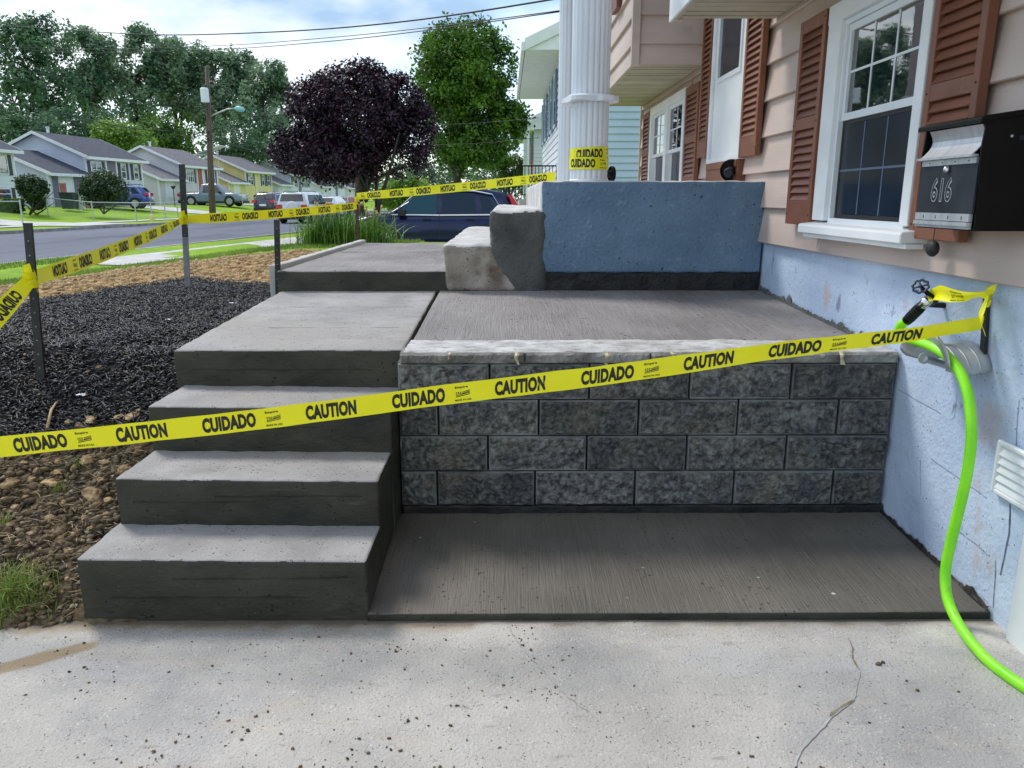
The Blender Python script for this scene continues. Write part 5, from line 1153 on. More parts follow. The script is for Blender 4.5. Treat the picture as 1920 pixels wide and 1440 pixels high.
# ------------------------------------------------------------------ trees
def tree(name, label, base, lobes, leaf, nclump, per, clump_r, m, trunk_r=.2, cat='tree', group=None, seed=1, limbs=10, gap=.42, bark='bark', trunk=True, stems=1, bottom=None, flat=1.0):
    "lobes: (dx, dy, z above base, rx, ry, rz); leaves sit in clumps through the lobes, thicker near the outside"
    rr = np.random.default_rng(seed); bx, by, bz = base; t = thing(name, label, cat, base, group=group); P = []
    vol = np.array([l_[3] * l_[4] * l_[5] for l_ in lobes]) ** .72; vol /= vol.sum()
    for l_, f in zip(lobes, vol):
        k = int(nclump * f * 1.5) + 1; d = rr.normal(size=(k, 3)); d /= np.linalg.norm(d, axis=1, keepdims=True); r_ = (.35 + .65 * rr.uniform(0, 1, k) ** .45)
        bump = np.array([1 + .22 * mn.noise(Vector((q[0] * 2.1 + seed, q[1] * 2.1, q[2] * 2.1 + l_[0]))) + .12 * mn.noise(Vector((q[0] * 5 + seed, q[1] * 5, q[2] * 5))) for q in d])
        P.append(d * (r_ * bump)[:, None] * np.array([l_[3], l_[4], l_[5]]) + np.array([bx + l_[0], by + l_[1], bz + l_[2]]))
    P = np.concatenate(P); g_ = np.array([mn.noise(Vector(tuple((q / (clump_r * 3.2)).tolist())) + Vector((seed * 3.1, 0, 0))) for q in P]); P = P[g_ > np.quantile(g_, gap)]
    P = P[:nclump] if len(P) > nclump else P
    k = len(P) * per; C = np.repeat(P, per, 0) + rr.normal(0, clump_r * .5, (k, 3)); out = np.repeat(P, per, 0) - np.array([bx, by, bz + np.mean([l_[2] for l_ in lobes])])
    nrm = rr.normal(size=(k, 3)) * .9 + out / np.linalg.norm(out, axis=1, keepdims=True) * .5 + np.array([0, 0, .55]) * flat; nrm /= np.linalg.norm(nrm, axis=1, keepdims=True)
    a = np.cross(nrm, rr.normal(size=(k, 3))); a /= np.linalg.norm(a, axis=1, keepdims=True); b_ = np.cross(nrm, a); sz = (leaf * rr.uniform(.55, 1.25, k))[:, None]
    Q = np.stack([C - a * sz * .5, C + b_ * sz * .28 + nrm * sz * .06, C + a * sz * .5, C - b_ * sz * .28 + nrm * sz * .06], 1).reshape(-1, 3)
    mesh_obj('crown', Q, np.arange(k * 4).reshape(-1, 4), m, t)
    if trunk:
        cz = bz + np.mean([l_[2] for l_ in lobes]); mb = MB(); 
        for s_ in range(stems):
            off = Vector((random.uniform(-1, 1) * .25 * (stems > 1), random.uniform(-1, 1) * .2 * (stems > 1), 0)); b0 = Vector((bx, by, bz - .2)); top = Vector((bx, by, cz)) + off * 6
            pts = [b0.lerp(top, q) + Vector((mn.noise(Vector((q * 2, seed + s_, 0))), mn.noise(Vector((q * 2, seed + s_, 5))), 0)) * trunk_r * 1.5 * (q > 0) for q in np.linspace(0, 1, 7)]
            mb.tube(pts, [trunk_r * (1.25 if q == 0 else 1 - .7 * q) / (stems ** .6) for q in np.linspace(0, 1, 7)], 9)
        mb.build('trunk', M[bark], t, smooth=True); mb = MB()
        for q in range(limbs):
            e = Vector(P[rr.integers(len(P))]); f = rr.uniform(.35, .95); s0 = Vector((bx, by, bz)).lerp(Vector((bx, by, cz)), f); md = s0.lerp(e, .5) + Vector((0, 0, .12 * (e - s0).length)) * .6
            mb.tube([s0, s0.lerp(md, .6), md, e], [trunk_r * .38, trunk_r * .28, trunk_r * .2, trunk_r * .06], 6)
        mb.build('limbs', M[bark], t, smooth=True)
    return t
def lob(px, py, Y, rx, ry, base):
    "a lobe whose centre stands at the real distance Y, sizes in pixels of the view"
    c = onY(px, py, Y); k = Y / 1481.
    return (c.x - base[0], 0 + random.uniform(-.3, .3) * rx * k, c.z - base[2], rx * k, rx * k * .9, ry * k)
def make(name, label, px, Y, zb, lobes, **kw):
    b_ = onZ(px, 500, zb); x = onY(px, 380, Y).x; base = (x, Y, zb); return tree(name, label, base, [lob(a, b2, Y + random.uniform(-.2, .2), c_, d_, base) for a, b2, c_, d_ in lobes], **kw)
make('plum_tree', 'dark purple leaved plum tree standing between the road and the dark car', 688, 26., .05,
     [(672, 220, 95, 88), (600, 200, 58, 50), (690, 165, 48, 42), (745, 200, 50, 55), (775, 250, 42, 62), (565, 285, 55, 45), (640, 300, 85, 45), (730, 290, 80, 50), (775, 305, 42, 34), (610, 165, 28, 20), (545, 310, 40, 28), (600, 325, 50, 25), (820, 290, 14, 30)],
     leaf=.125, nclump=4900, per=12, clump_r=.17, m=M['leafpurple'], trunk_r=.17, seed=5, limbs=26, gap=.12, stems=3)
make('green_tree', 'tall round green tree rising behind the dark car and the plum tree', 858, 40., -.1,
     [(870, 130, 88, 78), (850, 95, 62, 42), (910, 120, 50, 50), (820, 150, 45, 50), (895, 195, 75, 55), (845, 215, 55, 45), (930, 235, 55, 50), (965, 225, 25, 30), (885, 270, 70, 42), (840, 275, 35, 30), (880, 305, 55, 24), (925, 312, 45, 22), (970, 280, 26, 34)],
     leaf=.22, nclump=3600, per=11, clump_r=.30, m=M['leafgreen'], trunk_r=.28, seed=8, limbs=16, gap=.25)
T_ = [
 ('tall_tree', 'tall dark tree at the far left behind the lavender house', 65, 98, [(60, 120, 72, 78), (95, 80, 50, 45), (30, 90, 45, 50), (60, 60, 40, 28), (100, 170, 60, 55), (40, 200, 70, 55), (110, 225, 45, 30)], 'leafdark', .42),
 ('tall_tree', 'slender silvery tree right of the dark one, behind the lavender roof', 175, 104, [(175, 110, 38, 42), (185, 90, 26, 24), (165, 150, 42, 45), (190, 190, 40, 50), (150, 70, 24, 18)], 'leafmid', .42),
 ('tall_tree', 'tall open crowned tree with visible limbs above the cream house', 272, 108, [(262, 70, 26, 22), (275, 105, 40, 38), (250, 140, 40, 40), (300, 130, 38, 40), (270, 190, 50, 50), (320, 90, 20, 20)], 'leafmid', .42),
 ('tall_tree', 'broad mid green tree just left of the utility pole', 345, 112, [(345, 120, 42, 36), (370, 105, 30, 22), (330, 160, 46, 46), (365, 180, 40, 50), (330, 95, 26, 20)], 'leafmid', .42),
 ('tall_tree', 'rounded tree directly behind the utility pole lamp', 425, 112, [(420, 130, 42, 34), (445, 120, 30, 26), (430, 175, 48, 48), (400, 210, 42, 42)], 'leafmid', .42),
 ('tall_tree', 'pale airy tree at the right end of the far row, beside the plum tree', 498, 108, [(495, 160, 42, 42), (510, 135, 24, 22), (520, 190, 30, 38), (485, 210, 42, 45), (505, 245, 40, 40)], 'leafmid', .52),
 ('small_tree', 'light green small tree behind the gap between the first two far houses', 232, 86, [(225, 258, 38, 24), (205, 250, 26, 20), (250, 265, 35, 22)], 'leaflight', .25),
 ('small_tree', 'low bushy tree behind the cream house roof', 300, 92, [(300, 250, 40, 32), (330, 262, 35, 28), (275, 262, 30, 20)], 'leafgreen', .3),
 ('small_tree', 'dark low tree right of the pole above the yellow house', 440, 100, [(430, 262, 50, 36), (470, 275, 40, 32), (500, 280, 35, 28)], 'leafdark', .3),
 ('small_tree', 'pale low tree between the far row and the plum tree', 555, 120, [(560, 240, 30, 35), (545, 260, 35, 40), (590, 262, 35, 40)], 'leafmid', .4),
 ('small_tree', 'dark low tree at the left edge behind the first house', 20, 80, [(10, 245, 45, 34), (60, 238, 40, 30), (-30, 230, 50, 40)], 'leafdark', .3),
 ('small_tree', 'dark low tree filling in behind the lavender house', 130, 88, [(120, 240, 45, 36), (160, 262, 40, 30), (190, 240, 30, 30)], 'leafdark', .3),
 ('small_tree', 'low dark tree below the green tree beyond the dark car', 800, 62, [(790, 330, 40, 26), (835, 325, 42, 28), (900, 320, 55, 30)], 'leafdark', .3),
 ('small_tree', 'yellow green shrubby tree beside the dark car windscreen', 770, 30, [(770, 360, 52, 22), (735, 372, 24, 16)], 'leaflight', .3),
 ('small_tree', 'light green tree behind the neighbour railing', 955, 52, [(925, 300, 30, 24), (960, 320, 28, 30), (985, 330, 24, 30)], 'leafgreen', .3),
]
for i, (nm, lab, px, Y, lb, mm, gp) in enumerate(T_):
    big = nm == 'tall_tree'; small = Y < 70
    make(nm, lab, px, Y, .7 if Y > 70 else .0, lb, leaf=(.52 if big else .36) if not small else .16, nclump=1500 if big else (700 if not small else 800), per=9, clump_r=.62 if big else (.5 if not small else .22), m=M[mm], trunk_r=.32 if big else .14, seed=30 + i * 3, limbs=22 if big else 8, gap=gp, trunk=True, group=None)
# far wood filling the horizon behind everything
rr = np.random.default_rng(77); P = []
for k in range(5200):
    x = rr.uniform(-190, 260); y = rr.uniform(0, 16) + (148 if x < -10 else 190); h_ = 7 + 5 * mn.noise(Vector((x * .05, 0, 3))) + (4 if x < -30 else 0); P.append((x, y, rr.uniform(0, 1) ** .8 * h_))
P = np.array(P); k = len(P) * 7; C = np.repeat(P, 7, 0) + rr.normal(0, .9, (k, 3)); nr = rr.normal(size=(k, 3)) + np.array([0, -.3, .7]); nr /= np.linalg.norm(nr, axis=1, keepdims=True); a = np.cross(nr, rr.normal(size=(k, 3))); a /= np.linalg.norm(a, axis=1, keepdims=True); b_ = np.cross(nr, a)
Q = np.stack([C - a * .55, C + b_ * .35, C + a * .55, C - b_ * .35], 1).reshape(-1, 3)
tag(mesh_obj('far_woods', Q, np.arange(k * 4).reshape(-1, 4), M['leafdark']), 'distant dark woods along the horizon', kind='stuff')

# bushes across the road
def bush(px, Y, zb, lb, label, **kw):
    return make('bush', label, px, Y, zb, lb, leaf=.15, nclump=1000, per=9, clump_r=.17, m=M['leafbush'], trunk_r=.09, limbs=9, gap=.2, cat='bush', stems=3, **kw)
bush(52, 44, .62, [(55, 352, 25, 20), (42, 342, 14, 12), (66, 362, 16, 14), (58, 376, 14, 12)], 'small upright bush in front of the left edge house', seed=91)
bush(192, 47, .62, [(192, 350, 40, 28), (170, 358, 22, 20), (215, 362, 24, 18), (192, 374, 34, 14), (196, 386, 26, 10)], 'large round dark bush in front of the lavender house', seed=92)
bush(66, 45, .62, [(64, 380, 10, 8)], 'low dark shrub at the foot of the small upright bush', seed=93)

# ------------------------------------------------------------------ houses across the road
HA = R(-5.5)
def far_house(px, Y, Lm, Lw, wallm, roofm, label, zb=.68, entry='entry', wins=(), door='whitetrim', wingdoor=True, chimney=True):
    P = onY(px, 380, Y); t = thing('house', label, 'house', (P.x, P.y, zb), HA, 'houses across the road')
    ez, wz, hd = 3.68, 2.38, 3.6; rise = 1.58; W = M[wallm]; Rf = M[roofm]
    def B(mb, nm, m, par=None): return mb.build(nm, m, par or t, world=False)
    # core boxes and lapped siding on top
    mb = MB(); mb.prism([(-2 * hd, -.2), (0, -.2), (0, ez), (-hd, ez + rise), (-2 * hd, ez)], 'y', .03, Lm); core = B(mb, 'wall', W)
    mb = MB(); mb.prism([(-2 * hd, -.2), (-.01, -.2), (-.01, wz), (-hd, wz + rise * .95), (-2 * hd, wz)], 'y', -Lw + .03, .02); B(mb, 'wall', W)
    lap = MB(); c = .23
    def gable(y, ze, rs, zs):
        z = zs
        while z < ze + rs - .15:
            zt = z + c; xr = 0 if z < ze else -(z - ze) / rs * hd; xl = -2 * hd if z < ze else -2 * hd + (z - ze) / rs * hd
            xr2 = 0 if zt < ze else -(zt - ze) / rs * hd; xl2 = -2 * hd if zt < ze else -2 * hd + (zt - ze) / rs * hd
            lap.add([(xl, y - .022, z), (xr, y - .022, z), (xr2, y - .002, zt), (xl2, y - .002, zt), (xl, y, z), (xr, y, z)], [(0, 1, 2, 3), (4, 5, 1, 0)]); z = zt
    gable(.03, ez, rise, wz - .4); gable(-Lw + .03, wz, rise * .95, -.1)
    z = -.1
    while z < ez - .1:
        zt = min(z + c, ez); lap.add([(.022, .03, z), (.022, Lm, z), (.002, Lm, zt), (.002, .03, zt), (0, .03, z), (0, Lm, z)], [(0, 1, 2, 3), (4, 5, 1, 0)]); z += c
    o = B(lap, 'siding', W); o['kind'] = 'stuff'
    def roof(y0, y1, ze, rs, ov=.42):
        r_ = MB(); sl = rs / hd; th = .09
        pf = [(ov, ze - ov * sl + .03), (-hd, ze + rs + .03), (-2 * hd - ov, ze - ov * sl + .03), (-2 * hd - ov, ze - ov * sl + .03 + th), (-hd, ze + rs + .03 + th), (ov, ze - ov * sl + .03 + th)]
        r_.prism(pf, 'y', y0, y1); rf = B(r_, 'roof', Rf)
        e = MB(); w_ = .20
        for yy in (y0 - .03, y1 + .002):
            e.prism([(ov + .02, ze - ov * sl - w_ + .1), (-hd, ze + rs - w_ + .12), (-2 * hd - ov, ze - ov * sl - w_ + .1), (-2 * hd - ov, ze - ov * sl + .13), (-hd, ze + rs + .13), (ov + .02, ze - ov * sl + .13)], 'y', yy, yy + .028)
        e.box(ov - .0, ov + .10, y0, y1, ze - ov * sl - .10, ze - ov * sl + .10); e.box(.03, ov - .002, y0 + .01, y1 - .01, ze - ov * sl - .06, ze - ov * sl - .02)
        B(e, 'fascia', M['whitetrim'], t); return rf
    rf = roof(-.35, Lm + .35, ez, rise); roof(-Lw - .3, -.005, wz, rise * .95)
    if chimney: B(MB().lathe([(.10, 0), (.10, .55), (.14, .56), (.14, .68)], (-hd - .25, 1.8, ez + rise - .1), 'z', 12), 'chimney', M['whitetrim'])
    cb = MB()
    for (x, y, zt) in ((.012, .04, ez), (.012, Lm - .05, ez), (.012, -Lw + .04, wz)): cb.box(x - .10, x + .02, y - .05, y + .08, -.1, zt - .12)
    cb.build('corner_board', M['whitetrim'], t, world=False)
    for (kind, y0, y1, z0, z1) in wins:
        if kind == 'entry':
            B(MB().box(.024, .03, y0, y1, .9, ez - .1), 'entry', M[entry])
            e = MB(); e.box(.024, .10, y0 - .14, y0 - .002, .0, ez - .12); e.box(.024, .10, y1 + .002, y1 + .14, 0, ez - .12); B(e, 'post', M['whitetrim']); continue
        f = MB(); frame(f, .024, .075, y0, y1, z0, z1, .07); f.box(.03, .07, y0 + .07, y1 - .07, (z0 + z1) / 2 - .03, (z0 + z1) / 2 + .03)
        nb = 3 if kind == 'triple' else (1 if kind == 'double' else 0)
        for k in range(nb): yy = y0 + (y1 - y0) * (k + 1) / (nb + 1); f.box(.03, .07, yy - .035, yy + .035, z0 + .07, z1 - .07)
        wv = B(f, 'window', M['sash']); B(MB().box(.025, .045, y0 + .07, y1 - .07, z0 + .07, z1 - .07), 'pane', M['glass'], wv)
        for (a, b2) in ((y0 - .36, y0 - .03), (y1 + .03, y1 + .36)): B(MB().box(.024, .06, a, b2, z0 - .03, z1 + .03), 'shutter', M['dkshutter'])
    # wing front: door facing the road
    if wingdoor:
        B(MB().box(.003, .012, -Lw + .35, -.03, -.1, wz - .1), 'panel_wall', M['entry'] if wallm == 'lav' else W)
        f = MB(); frame(f, .014, .06, -Lw + .95, -Lw + 2.55, .0, 2.12, .10); dd = B(f, 'door', M['whitetrim']); f = MB(); f.box(.016, .035, -Lw + 1.05, -Lw + 2.45, .02, 2.02); B(f, 'door_leaf', M[door], dd)
        B(MB().lathe([(.02, .01), (.09, .04), (.09, .10), (.03, .16)], (.02, -Lw + 1.75, 2.28), 'x', 12), 'wall_lamp', M['blackmat'])
    return t
w1 = (('double', .45, 1.8, 2.10, 3.28), ('entry', 2.4, 3.6, 0, 0), ('single', 4.25, 4.95, 2.10, 3.28), ('single', 6.0, 6.7, 2.10, 3.28))
far_house(-168, 43.2, 8.4, 4.2, 'whites', 'roofdark', 'pale house at the left edge with one dark shuttered window showing', wins=(('double', 1.0, 2.4, 2.10, 3.28), ('single', 6.9, 7.75, 2.08, 3.28), ('single', 4.0, 5.0, 2.08, 3.25), ('single', 6.2, 7.7, .55, 1.25)))
far_house(170, 58.5, 7.3, 4.3, 'lav', 'roofdark', 'lavender sided house with a charcoal roof behind the round bush', wins=w1)
far_house(347, 74, 7.1, 4.3, 'beige', 'roofgrey', 'cream sided house with a rust coloured door behind the grey pickup', entry='reddoor', wins=(('triple', .6, 2.1, 2.08, 3.28), ('entry', 2.75, 3.7, 0, 0), ('triple', 4.8, 6.4, 2.08, 3.28)))
far_house(464, 88.5, 7.3, 4.3, 'yellow', 'roofgrey', 'yellow sided house with a grey roof right of the utility pole', entry='yellow', wins=(('double', .6, 1.9, 2.08, 3.28), ('entry', 2.6, 3.7, 0, 0), ('single', 4.4, 5.1, 2.08, 3.28), ('single', 6.0, 6.7, 2.08, 3.28)))
far_house(548, 103, 7.3, 4.3, 'whites', 'roofgrey', 'white house beyond the yellow one, mostly behind the plum tree', wins=w1)
far_house(620, 118, 7.3, 4.3, 'whites', 'roofgrey', 'farthest white house seen under the plum tree', wins=w1, chimney=False)
far_house(668, 134, 7.3, 4.3, 'beige', 'roofdark', 'distant cream house behind the plum tree trunk', wins=w1, chimney=False)
# tilted panels on a roof
p = onY(385, 282, 84); sp2 = thing('solar_panels', 'white framed solar panels tilted above the cream house roof', 'solar panels', p, R(-5))
for k in range(3):
    mb = MB(); x0_ = -1.9 + k * 1.3
    mb.add([(x0_, -.8, -.75 + k * .42), (x0_ + 1.2, -.8, -.36 + k * .42), (x0_ + 1.2, .9, -.36 + k * .42), (x0_, .9, -.75 + k * .42), (x0_, -.8, -.82 + k * .42), (x0_ + 1.2, -.8, -.43 + k * .42), (x0_ + 1.2, .9, -.43 + k * .42), (x0_, .9, -.82 + k * .42)], [(0, 1, 2, 3), (7, 6, 5, 4), (0, 4, 5, 1), (1, 5, 6, 2), (2, 6, 7, 3), (3, 7, 4, 0)])
    mb.build('panel', M['sash'] if k != 1 else M['galv'], sp2, world=False)
    q = MB(); q.tube([(x0_ + .6, 0, -.9 + k * .42), (x0_ + .6, 0, -2.4)], .04, 6); q.build('strut', M['galv'], sp2, world=False)

# ------------------------------------------------------------------ neighbours on this side
nb = thing('house', 'pale blue and white neighbour house whose deep eave shows left of the columns', 'house', (5, 23, 0), 0, 'houses on the near side of the road')
def neighbour(t, X0, Y0, Y1, zt, m1, m2, sh=True):
    mb = MB(); hd = 4.2; pr = [(X0, -.3), (X0 + 2 * hd, -.3), (X0 + 2 * hd, zt), (X0 + hd, zt + 1.9), (X0, zt)]; mb.prism(pr, 'y', Y0 + .03, Y1); mb.build('wall', M[m1], t)
    lap = MB(); z = .3; c = .2
    while z < zt + 1.6:
        xa = X0 if z < zt else X0 + (z - zt) / 1.9 * hd; xb = X0 + 2 * hd if z < zt else X0 + 2 * hd - (z - zt) / 1.9 * hd
        zz = z + c; lap.add([(xa, Y0 - .02, z), (xb, Y0 - .02, z), (xb, Y0 + .02, zz), (xa, Y0 + .02, zz), (xa, Y0 + .03, z), (xb, Y0 + .03, z)], [(0, 1, 2, 3), (4, 5, 1, 0)]); z = zz
    o = lap.build('siding', M[m2], t); o['kind'] = 'stuff'
    lap = MB(); z = .3
    while z < zt - .1: lap.add([(X0 - .03, Y0, z), (X0 - .03, Y1, z), (X0 - .004, Y1, z + c), (X0 - .004, Y0, z + c), (X0, Y0, z), (X0, Y1, z)], [(1, 0, 3, 2), (4, 0, 1, 5)]); z += c
    o = lap.build('siding', M[m1], t); o['kind'] = 'stuff'
    sl = 1.9 / hd; ov = 1.0; zo = zt - .06
    r_ = MB(); r_.prism([(X0 - ov, zo), (X0 - ov, zo + .22), (X0 + hd, zo + .22 + (hd + ov) * sl), (X0 + 2 * hd + ov, zo + .22), (X0 + 2 * hd + ov, zo), (X0 + hd, zo + (hd + ov) * sl)], 'y', Y0 - .45, Y1 + .4); rf = r_.build('roof', M['roofgrey'], t)
    s = MB(); s.box(X0 - ov + .02, X0 + .02, Y0 - .44, Y1 + .38, zo - .035, zo - .004); s.build('soffit', M['whitetrim'], t)
    s = MB(); s.box(X0 - ov - .09, X0 - ov - .003, Y0 - .47, Y1 + .42, zo - .06, zo + .16); s.build('gutter', M['whitetrim'], t)
    s = MB(); s.prism([(X0 - ov + .02, zo - .003), (X0 + hd, zo - .003), (X0 + hd, zo + (hd + ov) * sl - .03), (X0 - ov + .02, zo - .001)], 'y', Y0 - .43, Y0 - .40); s.build('eave_return', M['whitetrim'], t)
    s = MB(); s.prism([(X0 - ov, zo - .06), (X0 - ov, zo + .25), (X0 + hd, zo + .25 + (hd + ov) * sl), (X0 + hd, zo - .02 + (hd + ov) * sl)], 'y', Y0 - .49, Y0 - .452); s.build('rake_board', M['whitetrim'], t)
    if sh:
        for y in (Y0 + 1.1, Y0 + 3.1, Y0 + 6.5, Y0 + 8.5):
            f = MB(); frame(f, X0 - .06, X0 - .031, y, y + 1.1, 3.4, 4.9, .08); wv = f.build('window', M['sash'], t); box('pane', M['glass'], wv, X0 - .045, X0 - .035, y + .08, y + 1.02, 3.48, 4.82)
            for a in (y - .42, y + 1.14): box('shutter', M['bluewall'], t, X0 - .07, X0 - .032, a, a + .38, 3.35, 4.95)
neighbour(nb, 1.5, 23.0, 33.0, 5.35, 'whites', 'paleblue')
nb2 = thing('house', 'white house further along with a slim post and red trim beyond the first neighbour', 'house', (5, 45, 0), 0, 'houses on the near side of the road')
neighbour(nb2, 1.5, 44.0, 54.0, 5.0, 'whites', 'whites')
mb = MB(); p = onY(987, 300, 43); mb.tube([(p.x, 43, .3), (p.x, 43, 4.9)], .16, 12); mb.build('post', M['whitetrim'], nb2)
box('door', M['reddoor'], nb2, 1.40, 1.46, 45.2, 46.4, 2.2, 4.3)
# neighbour's porch and railing
np_ = thing('porch', 'neighbour concrete porch landing behind the dark car', 'porch', (.7, 22.5, 0)); box('landing', M['walk'], np_, .35, 1.46, 22.0, 25.0, -.2, 1.28)
for k in range(4): box('step', M['walk'], np_, -.0 - .35 * k, .35 - .35 * k - .002, 22.0, 25.0, -.2, 1.02 - .26 * k)
rl = thing('railing', 'black iron porch railing with thin balusters beyond the dark car', 'railing', (.5, 22.1, 1.2))
mb = MB(); A0, A1, A2 = onY(944, 334, 22.1), onY(975, 311, 22.1), onY(1043, 311, 22.1)
mb.tube([A0, A1, A2], .022, 6, True); dn = Vector((0, 0, -.78)); mb.tube([A0 + dn, A1 + dn, A2 + dn], .016, 6); mb.build('rail', M['black'], rl)
for k in range(17):
    q = k / 16; a = A0.lerp(A1, q / .35) if q < .35 else A1.lerp(A2, (q - .35) / .65)
    MB().tube([a, a + Vector((0, 0, -.9))], .011, 5).build('baluster', M['black'], rl)

# ------------------------------------------------------------------ vehicles
def car(label, cat, paint, base, rz, Lc, Wc, Hc, top, belt, green, wheels, wr, group=None, side=(), glass='carglass', pillars=True, trim='chrome', rear='redlamp', spare=False, bed=None, name='parked_car', frontglass=None, tail=None, rails=True):
    """local x runs forward from the tail at 0 to the nose at Lc; top: hood and boot outline; green: roof outline of the cabin"""
    t = thing(name, label, cat, base, rz, group); hw = Wc / 2; zl = wr * .62
    def B(mb, nm, m, par=None, s=False): return mb.build(nm, M[m] if isinstance(m, str) else m, par or t, s, world=False)
    xs_ = np.linspace(0, Lc, 30); tz = np.interp(xs_, [a for a, b2 in top], [b2 for a, b2 in top]); V_ = []; n_ = 14
    for x, z in zip(xs_, tz):
        e = min(x, Lc - x) / Lc; nar = 1 - .16 * max(0, 1 - e / .12) ** 2; w_ = hw * nar; zb_ = zl + .10 * max(0, 1 - e / .07)
        sec = [(0, zb_), (.80, zb_), (.96, zb_ + .08), (1.0, zb_ + .25), (.985, (zb_ + z) / 2 + .06), (.955, z - .07), (.86, z), (0, z + .035)]
        V_ += [(x, w_ * a, b2) for a, b2 in sec] + [(x, -w_ * a, b2) for a, b2 in sec[-2:0:-1]]
    ns = 14; F_ = [(i * ns + k, i * ns + (k + 1) % ns, (i + 1) * ns + (k + 1) % ns, (i + 1) * ns + k) for i in range(29) for k in range(ns)] + [tuple(range(ns))[::-1], tuple(range(29 * ns, 30 * ns))]
    bd = mesh_obj('body', V_, F_, M[paint], t, True, world=False); bd.modifiers.new('smooth', 'SUBSURF').levels = 1; bd.modifiers['smooth'].render_levels = 1
    gx = [a for a, b2 in green]; gz_ = [b2 for a, b2 in green]; xs_ = np.array(sorted(set(list(np.linspace(gx[0], gx[-1], 22)) + gx))); rz_ = np.interp(xs_, gx, gz_); V_ = []
    def ywid(z): return hw * (.93 - .20 * max(0, z - belt) / max(Hc - belt, .1))
    for x, z in zip(xs_, rz_): V_ += [(x, ywid(belt), belt - .06), (x, ywid(z), z - .05 * min(1, (z - belt + .06) / .2)), (x, ywid(z) * .84, z), (x, -ywid(z) * .84, z), (x, -ywid(z), z - .05 * min(1, (z - belt + .06) / .2)), (x, -ywid(belt), belt - .06)]
    m_ = len(xs_); F_ = [(i * 6 + k, i * 6 + k + 1, (i + 1) * 6 + k + 1, (i + 1) * 6 + k) for i in range(m_ - 1) for k in range(5)] + [tuple(range(6))[::-1], tuple(range((m_ - 1) * 6, m_ * 6))]
    mesh_obj('cabin', V_, F_, M[paint], t, True, world=False)
    def side_poly(nm, m, poly, off, par=None, th=.006):
        for sg in (1, -1):
            mb = MB(); a = [(x, sg * (ywid(z) + off), z) for x, z in poly]; c = [(x, sg * (ywid(z) + off - th), z) for x, z in poly]; n = len(poly)
            f = [tuple(range(n)), tuple(range(2 * n - 1, n - 1, -1))] + [(i, i + n, (i + 1) % n + n, (i + 1) % n) for i in range(n)]
            mb.add(a + c, f if sg < 0 else [q[::-1] for q in f]); B(mb, nm, m, par)
    for poly, gm_ in side:
        cx_ = sum(p[0] for p in poly) / len(poly); cz_ = sum(p[1] for p in poly) / len(poly)
        side_poly('window', gm_ or glass, poly, .010)
    # glass front and rear, following the outline
    def across(a, b2, m, nm, inset=.86, lift=.006):
        (xa, za), (xb, zb_) = a, b2; d = Vector((xb - xa, 0, zb_ - za)).normalized(); nv = Vector((-d.z, 0, d.x)); nv = nv if nv.z > 0 else -nv
        nv = nv * lift; mb = MB(); ya, yb = ywid(za) * inset, ywid(zb_) * inset
        A_ = [(xa, -ya, za), (xa, ya, za), (xb, yb, zb_), (xb, -yb, zb_)]; mb.add([tuple(Vector(v) + nv) for v in A_] + [tuple(Vector(v) - nv) for v in A_], [(0, 1, 2, 3), (7, 6, 5, 4), (0, 4, 5, 1), (1, 5, 6, 2), (2, 6, 7, 3), (3, 7, 4, 0)]); B(mb, nm, m)
    def lerp2(a, b2, q): return (a[0] + (b2[0] - a[0]) * q, a[1] + (b2[1] - a[1]) * q)
    across(lerp2(green[-1], green[-2], .12), lerp2(green[-1], green[-2], .90), glass, 'windscreen')
    across(lerp2(green[0], green[1], .30 if not bed else .15), lerp2(green[0], green[1], .90), glass, 'rear_window')
    for wx in wheels:
        for sg in (1, -1):
            B(MB().lathe([(wr * 1.16, -.012), (wr * 1.16, .0)], (wx, sg * hw * 1.0, wr + .01), 'y', 28), 'wheel_arch', 'blackmat')
            w_ = B(MB().lathe([(wr * .7, -.10), (wr * .97, -.10), (wr, -.07), (wr, .06), (wr * .95, .10), (wr * .66, .10)], (wx, sg * (hw - .07), wr), 'y', 28), 'wheel', 'tyre', s=False)
            r_ = MB(); r_.lathe([(wr * .64, -.108), (wr * .66, 0), (wr * .64, .108)], (wx, sg * (hw - .07), wr), 'y', 24); rm = B(r_, 'wheel_well', 'blackmat', w_)
            r_ = MB()
            for k in range(5):
                a = k * 2 * math.pi / 5 + .3; c_ = Vector((wx, sg * (hw - .07 + .112), wr)); e = Vector((math.cos(a), 0, math.sin(a))); p_ = Vector((-math.sin(a), 0, math.cos(a)))
                V0 = [c_ + p_ * .05 * wr / .35, c_ - p_ * .05 * wr / .35, c_ + e * wr * .62 - p_ * .07, c_ + e * wr * .62 + p_ * .07]; r_.add([tuple(v) for v in V0] + [tuple(v - Vector((0, sg * .02, 0))) for v in V0], [(0, 1, 2, 3), (7, 6, 5, 4), (0, 4, 5, 1), (1, 5, 6, 2), (2, 6, 7, 3), (3, 7, 4, 0)])
            r_.lathe([(wr * .60, .113 * sg), (wr * .66, .113 * sg), (wr * .66, .09 * sg), (wr * .6, .09 * sg)], (wx, sg * (hw - .07), wr), 'y', 24)
            B(r_, 'rim', 'rim', w_)
    mb = MB()
    for sg in (1, -1): mb.box(.25, Lc - .25, sg * hw * .985 - .02, sg * hw * .985 + .02, zl - .02, zl + .13)
    mb.box(-.03, .10, -hw * .84, hw * .84, zl - .02, zl + .26); mb.box(Lc - .10, Lc + .03, -hw * .84, hw * .84, zl - .02, zl + .18); B(mb, 'bumper', 'blackmat')
    mirror_x = green[-1][0] - .42
